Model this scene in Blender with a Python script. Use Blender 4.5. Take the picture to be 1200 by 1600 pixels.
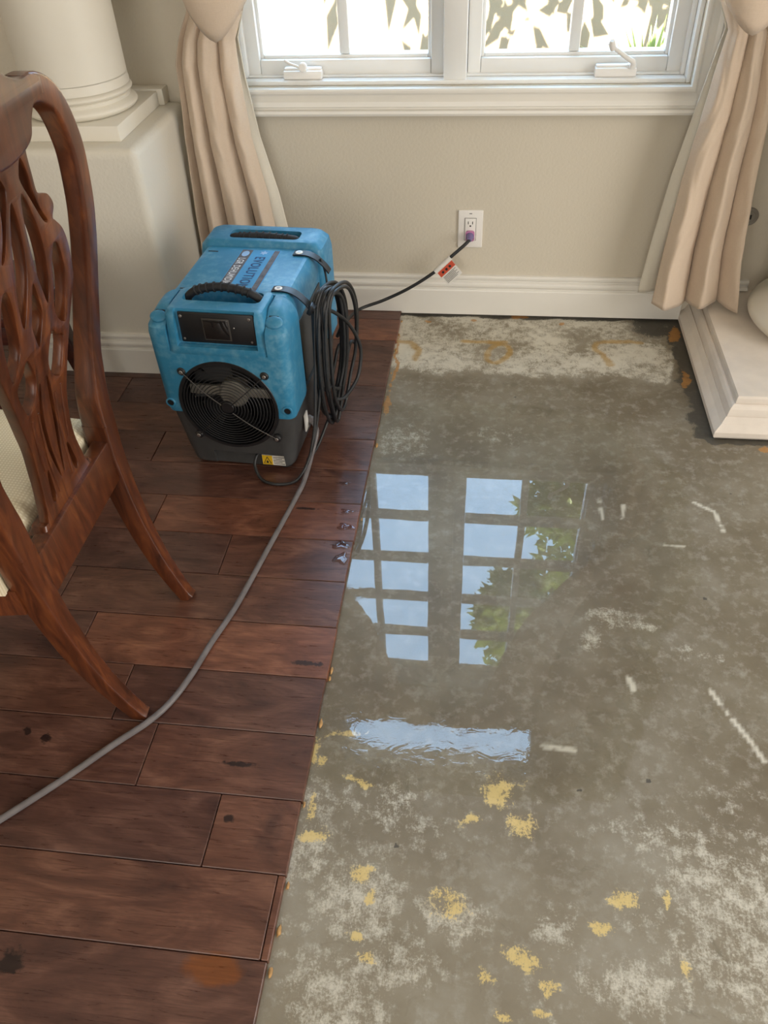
import bpy, bmesh, math, random
import numpy as np
from mathutils import Vector, Matrix

random.seed(7)
rng = np.random.default_rng(11)
for o in list(bpy.data.objects):
    bpy.data.objects.remove(o)
scene = bpy.context.scene
C = scene.collection
pi = math.pi

# ------------------------------------------------------------------ camera
CAM_H = 1.32
R_ = Vector((0.99236748, 0.11745857, -0.03755356))
D_ = Vector((0.05216333, -0.67578330, -0.73525228))
F_ = Vector((-0.11173975, 0.72768154, -0.67675240))
cam = bpy.data.cameras.new('camera')
cam.sensor_fit = 'VERTICAL'
cam.sensor_height = 24.0
cam.sensor_width = 18.0
cam.lens = 1249.0 / 1600.0 * 24.0
cam.clip_start = 0.02
camo = bpy.data.objects.new('camera', cam)
m = Matrix.Identity(4)
for i in range(3):
    m[i][0] = R_[i]; m[i][1] = -D_[i]; m[i][2] = -F_[i]
m[0][3], m[1][3], m[2][3] = 0, 0, CAM_H
camo.matrix_world = m
C.objects.link(camo)
scene.camera = camo

# ------------------------------------------------------------------ light
world = bpy.data.worlds.new('sky')
scene.world = world
world.use_nodes = True
wn = world.node_tree
bg = wn.nodes['Background']
bg.inputs['Color'].default_value = (0.44, 0.68, 1.0, 1)
bg.inputs['Strength'].default_value = 9.5

def add_light(name, kind, loc, rot, energy, color=(1, 1, 1), size=None):
    l = bpy.data.lights.new(name, kind)
    l.energy = energy; l.color = color
    if kind == 'AREA':
        l.shape = 'RECTANGLE'; l.size, l.size_y = size
    o = bpy.data.objects.new(name, l)
    o.location = loc; o.rotation_euler = rot
    C.objects.link(o)
    return o

# sun stands behind the house, high, and lights the garden wall opposite the window
sun = add_light('sun', 'SUN', (0, -4, 9), (math.radians(34), 0, math.radians(8)), 75.0, (1.0, 0.97, 0.92))
sun.data.angle = 0.012
# added fill lights behind the camera and on its right, inside closed walls
add_light('rear_fill_light', 'AREA', (-0.9, -2.9, 1.35), (math.radians(90), 0, 0), 54, (1.0, 0.96, 0.91), (2.6, 2.2))
add_light('side_fill_light', 'AREA', (2.55, 0.3, 1.25), (0, math.radians(90), 0), 68, (1.0, 0.97, 0.93), (2.1, 1.9))
for k, (px, pz, sx, sz) in enumerate([(-0.11, 1.4, 1.24, 1.42), (-0.13, 2.67, 1.02, 0.5)]):
    p = add_light('window_portal', 'AREA', (px, 2.58, pz), (math.radians(-90), 0, 0), 1, (1, 1, 1), (sx, sz))
    p.data.cycles.is_portal = True
scene.view_settings.view_transform = 'Standard'
scene.view_settings.look = 'None'
scene.view_settings.exposure = 0.14
scene.view_settings.gamma = 1.0
scene.view_settings.use_curve_mapping = False

# ------------------------------------------------------------------ helpers
def tag(o, label=None, cat=None, group=None, kind=None):
    if label: o['label'] = label
    if cat: o['category'] = cat
    if group: o['group'] = group
    if kind: o['kind'] = kind
    return o

def empty(name, loc=(0, 0, 0), rz=0.0, parent=None):
    o = bpy.data.objects.new(name, None)
    o.empty_display_size = 0.05
    o.location = loc; o.rotation_euler = (0, 0, rz)
    C.objects.link(o)
    if parent: o.parent = parent
    return o

def mk(name, vf, mat, parent=None, smooth=None):
    """link ONE mesh object from (verts, faces) or a mesh"""
    if isinstance(vf, bpy.types.Mesh):
        me = vf
        me.name = name
    else:
        me = bpy.data.meshes.new(name)
        me.from_pydata([tuple(map(float, v)) for v in vf[0]], [], vf[1])
        me.update()
    if mat and not me.materials: me.materials.append(mat)
    if smooth is not None and len(me.polygons):
        me.polygons.foreach_set('use_smooth', [True] * len(me.polygons))
        me.set_sharp_from_angle(angle=math.radians(smooth))
    o = bpy.data.objects.new(name, me)
    C.objects.link(o)
    if parent: o.parent = parent
    return o

def join(*parts):
    V, Fc = [], []
    for v, f in parts:
        b = len(V); V.extend(list(map(tuple, v)))
        Fc.extend([tuple(i + b for i in q) for q in f])
    return V, Fc

def xf(vf, M):
    return [tuple(M @ Vector(v)) for v in vf[0]], vf[1]

def box(x0, x1, y0, y1, z0, z1, bev=0.0, seg=2):
    bm = bmesh.new()
    bmesh.ops.create_cube(bm, size=1)
    for v in bm.verts:
        v.co = Vector(((x0 + x1) / 2 + v.co.x * (x1 - x0), (y0 + y1) / 2 + v.co.y * (y1 - y0), (z0 + z1) / 2 + v.co.z * (z1 - z0)))
    if bev > 0:
        bmesh.ops.bevel(bm, geom=list(bm.edges), offset=bev, segments=seg, profile=0.5, affect='EDGES')
    bm.verts.index_update()
    r = [tuple(v.co) for v in bm.verts], [tuple(v.index for v in f.verts) for f in bm.faces]
    bm.free()
    return r

def catmull(pts, n=8, closed=False):
    P = [Vector(p) for p in pts]
    out = []
    N = len(P)
    rngk = range(N) if closed else range(N - 1)
    for i in rngk:
        if closed: a, b, c, d = P[(i - 1) % N], P[i], P[(i + 1) % N], P[(i + 2) % N]
        else: a, b, c, d = P[max(i - 1, 0)], P[i], P[i + 1], P[min(i + 2, N - 1)]
        for k in range(n):
            t = k / n
            out.append(0.5 * ((2 * b) + (c - a) * t + (2 * a - 5 * b + 4 * c - d) * t * t + (3 * b - a - 3 * c + d) * t ** 3))
    if not closed: out.append(P[-1].copy())
    return out

def tube(pts, r, seg=8, closed=False, caps=True):
    """round tube; r a number or list per point"""
    P = [Vector(p) for p in pts]
    N = len(P)
    rr = r if hasattr(r, '__len__') else [r] * N
    V, Fc = [], []
    up = Vector((0, 0, 1))
    prev = None
    for i in range(N):
        if closed: t = P[(i + 1) % N] - P[i - 1]
        else: t = P[min(i + 1, N - 1)] - P[max(i - 1, 0)]
        if t.length < 1e-9: t = Vector((0, 0, 1))
        t.normalize()
        if prev is None:
            a = up if abs(t.z) < 0.9 else Vector((1, 0, 0))
            n = (a - t * a.dot(t)).normalized()
        else:
            n = prev - t * prev.dot(t)
            n = n.normalized() if n.length > 1e-6 else prev
        prev = n
        b = t.cross(n)
        for k in range(seg):
            an = 2 * pi * k / seg
            V.append(tuple(P[i] + (n * math.cos(an) + b * math.sin(an)) * rr[i]))
    M = N if closed else N - 1
    for i in range(M):
        j = (i + 1) % N
        for k in range(seg):
            k2 = (k + 1) % seg
            Fc.append((i * seg + k, i * seg + k2, j * seg + k2, j * seg + k))
    if caps and not closed:
        Fc.append(tuple(range(seg - 1, -1, -1)))
        Fc.append(tuple((N - 1) * seg + k for k in range(seg)))
    return V, Fc

def lathe(prof, cx=0, cy=0, seg=64, cap=True):
    V, Fc = [], []
    for (r, z) in prof:
        for k in range(seg):
            a = 2 * pi * k / seg
            V.append((cx + r * math.cos(a), cy + r * math.sin(a), z))
    n = len(prof)
    for i in range(n - 1):
        for k in range(seg):
            k2 = (k + 1) % seg
            Fc.append((i * seg + k, i * seg + k2, (i + 1) * seg + k2, (i + 1) * seg + k))
    if cap:
        Fc.append(tuple(range(seg - 1, -1, -1)))
        Fc.append(tuple((n - 1) * seg + k for k in range(seg)))
    return V, Fc

def disc(c, axis, r, h, seg=20, bev=0.0):
    """short cylinder from c along axis"""
    prof = [(r, 0), (r, h - bev), (r - bev, h)] if bev else [(r, 0), (r, h)]
    vf = lathe(prof, seg=seg)
    q = Vector((0, 0, 1)).rotation_difference(Vector(axis))
    return xf(vf, Matrix.Translation(Vector(c)) @ q.to_matrix().to_4x4())

def loft(secs, seg=5, capb=True, capt=True):
    """stack of rounded rectangles: (z, x0, x1, y0, y1, r)"""
    V, Fc = [], []
    n = 4 * (seg + 1)
    for (z, x0, x1, y0, y1, r) in secs:
        for ci, (cx, cy, a0) in enumerate([(x1 - r, y1 - r, 0), (x0 + r, y1 - r, pi / 2), (x0 + r, y0 + r, pi), (x1 - r, y0 + r, 1.5 * pi)]):
            for k in range(seg + 1):
                a = a0 + k / seg * pi / 2
                V.append((cx + r * math.cos(a), cy + r * math.sin(a), z))
    for i in range(len(secs) - 1):
        for k in range(n):
            k2 = (k + 1) % n
            Fc.append((i * n + k, i * n + k2, (i + 1) * n + k2, (i + 1) * n + k))
    if capb: Fc.append(tuple(range(n - 1, -1, -1)))
    if capt: Fc.append(tuple((len(secs) - 1) * n + k for k in range(n)))
    return V, Fc

def extrude_profile(prof, x0, x1, axis='x', closed=True):
    """prof: list of (d, z); swept from x0 to x1 along axis; d goes along +y (axis x) or +x (axis y)"""
    V = []
    n = len(prof)
    for x in (x0, x1):
        for (d, z) in prof:
            V.append((x, d, z) if axis == 'x' else (d, x, z))
    Fc = [(i, (i + 1) % n, n + (i + 1) % n, n + i) for i in range(n)]
    Fc.append(tuple(range(n - 1, -1, -1))); Fc.append(tuple(range(n, 2 * n)))
    return V, Fc

def fix_normals(o):
    bm = bmesh.new(); bm.from_mesh(o.data)
    bmesh.ops.recalc_face_normals(bm, faces=bm.faces)
    bm.to_mesh(o.data); bm.free()
    return o

def boolean_cut(o, cutters):
    par = o.parent
    o.parent = None
    for vf in cutters:
        c = mk('cutter', vf, None)
        fix_normals(c)
        md = o.modifiers.new('b', 'BOOLEAN'); md.operation = 'DIFFERENCE'; md.object = c; md.solver = 'EXACT'
        dg = bpy.context.evaluated_depsgraph_get()
        dg.update()
        me = bpy.data.meshes.new_from_object(o.evaluated_get(dg))
        o.modifiers.clear()
        o.data = me
        bpy.data.objects.remove(c)
    o.parent = par
    return o

def smooth(o, ang=35):
    me = o.data
    me.polygons.foreach_set('use_smooth', [True] * len(me.polygons))
    me.set_sharp_from_angle(angle=math.radians(ang))
    return o

def text_mesh(txt, size, bold=0.0, extrude=0.0, align='LEFT', sx=1.0):
    cu = bpy.data.curves.new('t', 'FONT')
    cu.body = txt; cu.size = size; cu.offset = bold; cu.extrude = extrude; cu.align_x = align
    cu.resolution_u = 3; cu.space_character = 1.12
    ob = bpy.data.objects.new('t', cu); C.objects.link(ob)
    dg = bpy.context.evaluated_depsgraph_get(); dg.update()
    me = bpy.data.meshes.new_from_object(ob.evaluated_get(dg))
    bpy.data.objects.remove(ob)
    vf = [(v.co.x * sx, v.co.y, v.co.z) for v in me.vertices], [tuple(p.vertices) for p in me.polygons]
    return vf

def shape2d(splines, thick, bevel=0.0):
    """filled 2-D outlines with holes -> (verts, faces), thickness along local z"""
    cu = bpy.data.curves.new('s', 'CURVE')
    cu.dimensions = '2D'; cu.fill_mode = 'BOTH'; cu.extrude = thick / 2 - bevel; cu.bevel_depth = bevel; cu.bevel_resolution = 1
    cu.offset = -bevel
    for pts in splines:
        s = cu.splines.new('POLY'); s.points.add(len(pts) - 1)
        for i, p in enumerate(pts): s.points[i].co = (p[0], p[1], 0, 1)
        s.use_cyclic_u = True
    ob = bpy.data.objects.new('s', cu); C.objects.link(ob)
    dg = bpy.context.evaluated_depsgraph_get(); dg.update()
    me = bpy.data.meshes.new_from_object(ob.evaluated_get(dg))
    bpy.data.objects.remove(ob)
    bm = bmesh.new(); bm.from_mesh(me)
    bmesh.ops.remove_doubles(bm, verts=bm.verts, dist=1e-5)
    bm.verts.index_update()
    vf = [tuple(v.co) for v in bm.verts], [tuple(v.index for v in f.verts) for f in bm.faces]
    bm.free()
    return vf

# ------------------------------------------------------------------ materials
def thin_fresnel(t, ior, normal=None):
    # thin sheet: the same reflectance from either side
    g = t.node('ShaderNodeNewGeometry')
    i = t.math('ADD', t.math('MULTIPLY', g.outputs['Backfacing'], 1.0 / ior - ior), ior)
    f = t.node('ShaderNodeFresnel'); t.link(i, f.inputs['IOR'])
    if normal is not None: t.link(normal, f.inputs['Normal'])
    return f

class NT:
    def __init__(s, name):
        s.m = bpy.data.materials.new(name); s.m.use_nodes = True
        s.t = s.m.node_tree; s.n = s.t.nodes
        s.b = s.n['Principled BSDF']; s.out = s.n['Material Output']
    def node(s, k, **kw):
        x = s.n.new(k)
        for a, v in kw.items():
            if a.startswith('i_'):
                key = a[2:]
                x.inputs[int(key) if key.isdigit() else key.replace('_', ' ')].default_value = v
            else: setattr(x, a, v)
        return x
    def link(s, a, b): s.t.links.new(a, b)
    def coord(s, kind='Object', scale=None, rot=None, loc=None):
        c = s.node('ShaderNodeTexCoord')
        o = c.outputs[kind]
        if scale or rot or loc:
            mp = s.node('ShaderNodeMapping')
            if scale: mp.inputs['Scale'].default_value = scale
            if rot: mp.inputs['Rotation'].default_value = rot
            if loc: mp.inputs['Location'].default_value = loc
            s.link(o, mp.inputs['Vector']); o = mp.outputs[0]
        return o
    def noise(s, vec, scale=5, detail=4, rough=0.5, dist=0.0):
        x = s.node('ShaderNodeTexNoise')
        x.inputs['Scale'].default_value = scale; x.inputs['Detail'].default_value = detail
        x.inputs['Roughness'].default_value = rough; x.inputs['Distortion'].default_value = dist
        if vec is not None: s.link(vec, x.inputs['Vector'])
        return x.outputs['Fac']
    def ramp(s, fac, stops, interp='LINEAR'):
        x = s.node('ShaderNodeValToRGB'); r = x.color_ramp; r.interpolation = interp
        while len(r.elements) < len(stops): r.elements.new(0.5)
        for e, (p, c) in zip(r.elements, stops):
            e.position = p; e.color = (*c, 1) if len(c) == 3 else c
        s.link(fac, x.inputs[0]); return x.outputs[0]
    def math(s, op, a, b=None, c=None, clamp=False):
        x = s.node('ShaderNodeMath', operation=op, use_clamp=clamp)
        for i, v in enumerate((a, b, c)):
            if v is None: continue
            if isinstance(v, (int, float)): x.inputs[i].default_value = v
            else: s.link(v, x.inputs[i])
        return x.outputs[0]
    def mix(s, f, a, b, mode='MIX'):
        x = s.node('ShaderNodeMix', data_type='RGBA', blend_type=mode)
        for i, v in ((0, f), (6, a), (7, b)):
            if isinstance(v, (int, float)): x.inputs[i].default_value = v
            elif isinstance(v, (tuple, list)): x.inputs[i].default_value = (*v, 1)[:4]
            else: s.link(v, x.inputs[i])
        return x.outputs[2]
    def bump(s, h, strength=0.3, dist=0.002, normal=None):
        x = s.node('ShaderNodeBump'); x.inputs['Strength'].default_value = strength; x.inputs['Distance'].default_value = dist
        s.link(h, x.inputs['Height'])
        if normal: s.link(normal, x.inputs['Normal'])
        return x.outputs[0]
    def attr(s, name):
        return s.node('ShaderNodeAttribute', attribute_name=name).outputs['Fac']
    def set(s, **kw):
        for k, v in kw.items():
            i = s.b.inputs[k.replace('_', ' ')]
            if isinstance(v, (int, float)): i.default_value = v
            elif isinstance(v, (tuple, list)): i.default_value = (*v, 1)[:4]
            else: s.link(v, i)
        return s

def lin(r, g, b):
    f = lambda c: (c / 255 / 12.92) if c / 255 <= 0.04045 else ((c / 255 + 0.055) / 1.055) ** 2.4
    return (f(r), f(g), f(b))

def simple(name, col, rough=0.5, metal=0.0, var=0.12, nscale=18, bump=0.0, bscale=200, coat=0.0, spec=0.5):
    t = NT(name)
    v = t.coord()
    n = t.noise(v, nscale, 4, 0.6)
    a = tuple(c * (1 - var) for c in col); b = tuple(min(1, c * (1 + var)) for c in col)
    t.set(Base_Color=t.ramp(n, [(0.3, a), (0.7, b)]), Roughness=rough, Metallic=metal, Coat_Weight=coat)
    t.b.inputs['Specular IOR Level'].default_value = spec
    if bump: t.set(Normal=t.bump(t.noise(v, bscale, 3, 0.6), bump, 0.002))
    return t.m

M = {}
# painted plaster with an orange-peel relief
def plaster(name, col):
    t = NT(name); v = t.coord()
    t.set(Base_Color=t.mix(t.noise(v, 2.2, 3), tuple(c * 0.95 for c in col), tuple(min(1, c * 1.04) for c in col)), Roughness=0.62)
    t.set(Normal=t.bump(t.noise(v, 120, 2, 0.5), 0.34, 0.0028))
    return t.m
M['wall'] = plaster('wall_paint', lin(210, 201, 183))
M['pedestal'] = plaster('pedestal_paint', lin(216, 210, 196))
M['ceiling'] = plaster('ceiling_paint', lin(236, 231, 220))
M['trim'] = simple('white_trim_paint', lin(230, 226, 217), 0.32, var=0.02, nscale=6)
M['sash'] = simple('white_window_paint', lin(233, 232, 228), 0.3, var=0.02, nscale=6)
M['column'] = simple('column_paint', lin(222, 216, 202), 0.5, var=0.03, nscale=4)
M['plinth'] = simple('worn_plinth_paint', lin(222, 212, 200), 0.5, var=0.06, nscale=14, bump=0.1, bscale=60)
# glass pane
t = NT('window_glass')
tr = t.node('ShaderNodeBsdfTransparent'); tr.inputs[0].default_value = (0.97, 0.985, 0.98, 1)
gl = t.node('ShaderNodeBsdfGlossy'); gl.inputs['Roughness'].default_value = 0.0
fr = thin_fresnel(t, 1.30)
mx = t.node('ShaderNodeMixShader')
t.link(fr.outputs[0], mx.inputs[0]); t.link(tr.outputs[0], mx.inputs[1]); t.link(gl.outputs[0], mx.inputs[2]); t.link(mx.outputs[0], t.out.inputs[0])
M['glass'] = t.m

# dark stained planks: grain along x, tone by object
t = NT('stained_plank')
oi = t.node('ShaderNodeObjectInfo')
geo = t.node('ShaderNodeNewGeometry')
def woff(t, src, k):
    c = t.node('ShaderNodeCombineXYZ')
    a = t.math('MULTIPLY', oi.outputs['Random'], k)
    t.link(a, c.inputs[0]); t.link(a, c.inputs[1]); t.link(a, c.inputs[2])
    x = t.node('ShaderNodeVectorMath', operation='ADD'); t.link(src, x.inputs[0]); t.link(c.outputs[0], x.inputs[1]); return x.outputs[0]
pv = woff(t, geo.outputs['Position'], 37.0)
mp = t.node('ShaderNodeMapping'); mp.inputs['Scale'].default_value = (4.5, 60, 60); t.link(pv, mp.inputs[0])
mp2 = t.node('ShaderNodeMapping'); mp2.inputs['Scale'].default_value = (3.0, 8, 8); t.link(pv, mp2.inputs[0])
g1 = t.noise(mp.outputs[0], 3.0, 6, 0.65, 1.2)
g2 = t.noise(mp2.outputs[0], 1.6, 4, 0.6, 2.0)
g3 = t.noise(pv, 6.0, 3, 0.5)
base = t.ramp(g2, [(0.22, lin(66, 43, 36)), (0.5, lin(102, 69, 56)), (0.78, lin(134, 97, 79))])
base = t.mix(t.math('MULTIPLY', t.math('SUBTRACT', 0.60, g1, clamp=True), 2.0, clamp=True), base, lin(64, 40, 34))
tone = t.ramp(oi.outputs['Random'], [(0.0, (0.60, 0.58, 0.66)), (0.35, (0.88, 0.85, 0.88)), (0.7, (1.10, 1.02, 0.96)), (1.0, (1.60, 1.34, 1.14))])
base = t.mix(1.0, base, tone, 'MULTIPLY')
# smoky blotches
bl = t.math('MULTIPLY', t.math('SUBTRACT', g3, 0.58, clamp=True), 5.0, clamp=True)
base = t.mix(t.math('MULTIPLY', bl, 0.6), base, lin(36, 20, 22))
# knots and a water-bleached spot, each at its own place on the boards
def spot(t, cx, cy, rx, ry, amp=0.5, sc=40, gain=4.0):
    sx = t.node('ShaderNodeSeparateXYZ'); t.link(geo.outputs['Position'], sx.inputs[0])
    dx = t.math('DIVIDE', t.math('SUBTRACT', sx.outputs[0], cx), rx)
    dy = t.math('DIVIDE', t.math('SUBTRACT', sx.outputs[1], cy), ry)
    d = t.math('SQRT', t.math('ADD', t.math('MULTIPLY', dx, dx), t.math('MULTIPLY', dy, dy)))
    n = t.noise(geo.outputs['Position'], sc, 4, 0.65)
    d = t.math('ADD', d, t.math('MULTIPLY', t.math('SUBTRACT', n, 0.5), amp * 2.5))
    return t.math('MULTIPLY', t.math('SUBTRACT', 1.0, d), gain, clamp=True)
base = t.mix(t.math('MULTIPLY', spot(t, -0.352, 0.378, 0.05, 0.026, 0.35, 45, 3.0), 0.85), base, t.mix(g1, lin(84, 42, 18), lin(146, 84, 36)))
for (cx, cy, rx, ry) in [(-0.818, 0.744, .010, .008), (-0.777, 0.731, .010, .010), (-0.665, 0.354, .020, .020), (-0.318, 0.946, .034, .006), (-0.41, 1.402, .035, .004), (-0.39, 0.612, .010, .007), (-0.40, 0.715, 0.03, .005)]:
    base = t.mix(t.math('MULTIPLY', spot(t, cx, cy, rx * 1.15, ry * 1.15, 0.9, 70, 2.6), 0.85), base, lin(22, 14, 16))
base = t.mix(t.math('MULTIPLY', spot(t, -0.312, 0.60, .030, .056, 0.9, 24, 1.3), 0.6), base, lin(44, 26, 26))
t.set(Base_Color=base, Roughness=t.math('ADD', 0.20, t.math('MULTIPLY', g1, 0.20)))
t.set(Normal=t.bump(g1, 0.16, 0.0012))
M['plank'] = t.m

# polished mahogany
def mahogany(name, dark, mid, light, stretch=(14, 14, 2.2), coat=0.25):
    t = NT(name)
    v = t.coord('Object', scale=stretch)
    n = t.noise(v, 3.0, 6, 0.6, 1.5); n2 = t.noise(t.coord('Object', scale=(3, 3, 1.2)), 2.5, 3)
    c = t.ramp(n, [(0.25, dark), (0.52, mid), (0.8, light)])
    c = t.mix(t.math('MULTIPLY', t.math('SUBTRACT', 0.55, n2, clamp=True), 2.0, clamp=True), c, dark)
    t.set(Base_Color=c, Roughness=0.30, Coat_Weight=coat, Coat_Roughness=0.15)
    return t.m
M['mahogany'] = mahogany('polished_mahogany', lin(50, 23, 12), lin(94, 48, 26), lin(134, 76, 38))
M['dark_mahogany'] = mahogany('dark_mahogany', lin(34, 14, 12), lin(64, 30, 22), lin(92, 46, 30), (2.2, 14, 14))
# seat cloth, a small woven check
t = NT('cream_woven_cloth')
v = t.coord()
w1 = t.node('ShaderNodeTexWave', wave_type='BANDS', bands_direction='X'); w1.inputs['Scale'].default_value = 55; t.link(v, w1.inputs[0])
w2 = t.node('ShaderNodeTexWave', wave_type='BANDS', bands_direction='Y'); w2.inputs['Scale'].default_value = 55; t.link(v, w2.inputs[0])
wv = t.math('MULTIPLY', w1.outputs['Fac'], w2.outputs['Fac'])
t.set(Base_Color=t.mix(wv, lin(214, 200, 168), lin(240, 230, 205)), Roughness=0.9, Normal=t.bump(wv, 0.25, 0.001))
M['seat'] = t.m
# linen curtain
def linen(name, a, b, trans=0.0):
    t = NT(name); v = t.coord()
    n = t.noise(t.coord('Object', scale=(60, 60, 700)), 1.0, 3, 0.7); n2 = t.noise(t.coord('Object', scale=(500, 500, 60)), 1.0, 3, 0.7)
    t.set(Base_Color=t.mix(t.math('MULTIPLY', t.math('ADD', n, n2), 0.5), a, b), Roughness=0.95)
    t.set(Normal=t.bump(t.math('ADD', n, n2), 0.35, 0.0015))
    t.b.inputs['Sheen Weight'].default_value = 0.15
    if trans:
        tl = t.node('ShaderNodeBsdfTranslucent'); tl.inputs[0].default_value = (*b, 1)
        mx = t.node('ShaderNodeMixShader'); mx.inputs[0].default_value = trans
        t.link(t.b.outputs[0], mx.inputs[1]); t.link(tl.outputs[0], mx.inputs[2]); t.link(mx.outputs[0], t.out.inputs[0])
    return t.m
M['linen'] = linen('beige_linen', lin(206, 184, 160), lin(232, 214, 194), 0.12)
M['lining'] = linen('white_lining', lin(222, 214, 196), lin(240, 234, 220), 0.12)

# dehumidifier plastics
t = NT('blue_moulded_plastic'); v = t.coord()
d1 = t.noise(v, 9, 5, 0.65); d2 = t.noise(v, 60, 3, 0.6)
c = t.mix(d1, lin(40, 114, 150), lin(58, 138, 176))
c = t.mix(t.math('MULTIPLY', t.math('SUBTRACT', t.math('MULTIPLY', d1, d2), 0.22, clamp=True), 2.4, clamp=True), c, lin(126, 172, 192))
t.set(Base_Color=c, Roughness=0.42, Normal=t.bump(d2, 0.06, 0.002))
M['blue'] = t.m
M['grey'] = simple('grey_moulded_plastic', lin(62, 62, 62), 0.5, var=0.25, nscale=12, bump=0.06, bscale=120)
M['black'] = simple('black_plastic', lin(24, 24, 26), 0.42, var=0.2, nscale=30)
M['rubber'] = simple('ribbed_black_rubber', lin(30, 30, 32), 0.6, var=0.25, nscale=60, bump=0.1)
M['cord'] = simple('black_cord_rubber', lin(34, 35, 37), 0.45, var=0.25, nscale=40)
M['screen'] = simple('dark_display_glass', lin(30, 30, 30), 0.08, var=0.2, nscale=8, coat=0.6)
M['bezel'] = simple('display_frame', lin(66, 62, 58), 0.4)
M['steel'] = simple('dull_steel', lin(165, 162, 158), 0.35, metal=0.9, var=0.15)
M['alu'] = simple('dusty_aluminium', lin(150, 146, 136), 0.55, metal=0.3, var=0.2)
M['white'] = simple('white_plastic', lin(236, 232, 226), 0.35, var=0.02)
M['paper'] = simple('white_label_paper', lin(226, 222, 214), 0.6, var=0.04, nscale=40)
M['ink'] = simple('black_ink', lin(30, 30, 32), 0.7, var=0.1)
M['navy'] = simple('navy_lettering', lin(22, 62, 112), 0.5, var=0.1)
M['strip'] = simple('scuffed_brown_strip', lin(92, 88, 92), 0.6, var=0.35, nscale=60)
M['logo'] = simple('pale_blue_logo', lin(150, 185, 220), 0.5, var=0.1)
M['letter'] = simple('white_lettering', lin(225, 225, 225), 0.5, var=0.08, nscale=60)
M['skyblue'] = simple('bright_blue_label', lin(62, 146, 196), 0.5, var=0.1)
M['yellow'] = simple('warning_yellow', lin(226, 182, 30), 0.5, var=0.05)
M['red'] = simple('red_orange_print', lin(196, 72, 36), 0.5, var=0.08)
M['pink'] = NT('clear_pink_plug').set(Base_Color=lin(226, 150, 200), Roughness=0.2, Transmission_Weight=0.35).m
M['violet'] = NT('clear_violet_plug').set(Base_Color=lin(132, 116, 168), Roughness=0.2, Transmission_Weight=0.25).m
t = NT('clear_vinyl_hose'); v = t.coord()
t.set(Base_Color=t.mix(t.noise(v, 30, 3), lin(108, 101, 102), lin(158, 152, 152)), Roughness=0.22, Transmission_Weight=0.35, IOR=1.3)
M['hose'] = t.m
M['garden_wall'] = plaster('garden_wall_render', (0.28, 0.20, 0.115))
M['soil'] = simple('garden_soil', lin(96, 78, 58), 0.9, var=0.3, nscale=12)
M['bark'] = simple('tree_bark', lin(84, 70, 54), 0.9, var=0.3, nscale=30)
t = NT('green_leaf'); oi2 = t.noise(t.coord(), 3.0, 3)
t.set(Base_Color=t.ramp(oi2, [(0.3, lin(92, 108, 48)), (0.7, lin(170, 174, 96))]), Roughness=0.5)
tl = t.node('ShaderNodeBsdfTranslucent'); tl.inputs[0].default_value = (*lin(130, 150, 60), 1)
mx = t.node('ShaderNodeMixShader'); mx.inputs[0].default_value = 0.25
t.link(t.b.outputs[0], mx.inputs[1]); t.link(tl.outputs[0], mx.inputs[2]); t.link(mx.outputs[0], t.out.inputs[0])
M['leaf'] = t.m

# ------------------------------------------------------------------ concrete slab, stains as point attributes
def vnoise(x, y, scale, seed):
    r = np.random.default_rng(seed); T = r.random((256, 256))
    X = x * scale; Y = y * scale
    xi = np.floor(X).astype(int); yi = np.floor(Y).astype(int)
    fx = X - xi; fy = Y - yi
    fx = fx * fx * (3 - 2 * fx); fy = fy * fy * (3 - 2 * fy)
    g = lambda a, b: T[a % 256, b % 256]
    return (g(xi, yi) * (1 - fx) + g(xi + 1, yi) * fx) * (1 - fy) + (g(xi, yi + 1) * (1 - fx) + g(xi + 1, yi + 1) * fx) * fy
def fbm(x, y, scale, seed, oct=5, gain=0.55):
    s = 0; a = 1; tot = 0
    for k in range(oct):
        s = s + a * vnoise(x + 17.3 * k, y - 9.1 * k, scale * 2 ** k, seed + k); tot += a; a *= gain
    return s / tot
def sstep(a, b, v):
    t = np.clip((v - a) / (b - a), 0, 1); return t * t * (3 - 2 * t)
def seg_dist(x, y, pts):
    d = np.full(x.shape, 9.0)
    for (a, b) in zip(pts[:-1], pts[1:]):
        ax, ay = a[0], a[1]; dx, dy = b[0] - ax, b[1] - ay
        L = dx * dx + dy * dy + 1e-12
        tt = np.clip(((x - ax) * dx + (y - ay) * dy) / L, 0, 1)
        d = np.minimum(d, np.hypot(x - ax - tt * dx, y - ay - tt * dy))
    return d
def in_poly(x, y, poly):
    c = np.zeros(x.shape, bool); n = len(poly)
    for i in range(n):
        (x1, y1), (x2, y2) = poly[i], poly[i - 1]
        k = ((y1 > y) != (y2 > y)) & (x < (x2 - x1) * (y - y1) / (y2 - y1 + 1e-12) + x1)
        c ^= k
    return c

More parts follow.
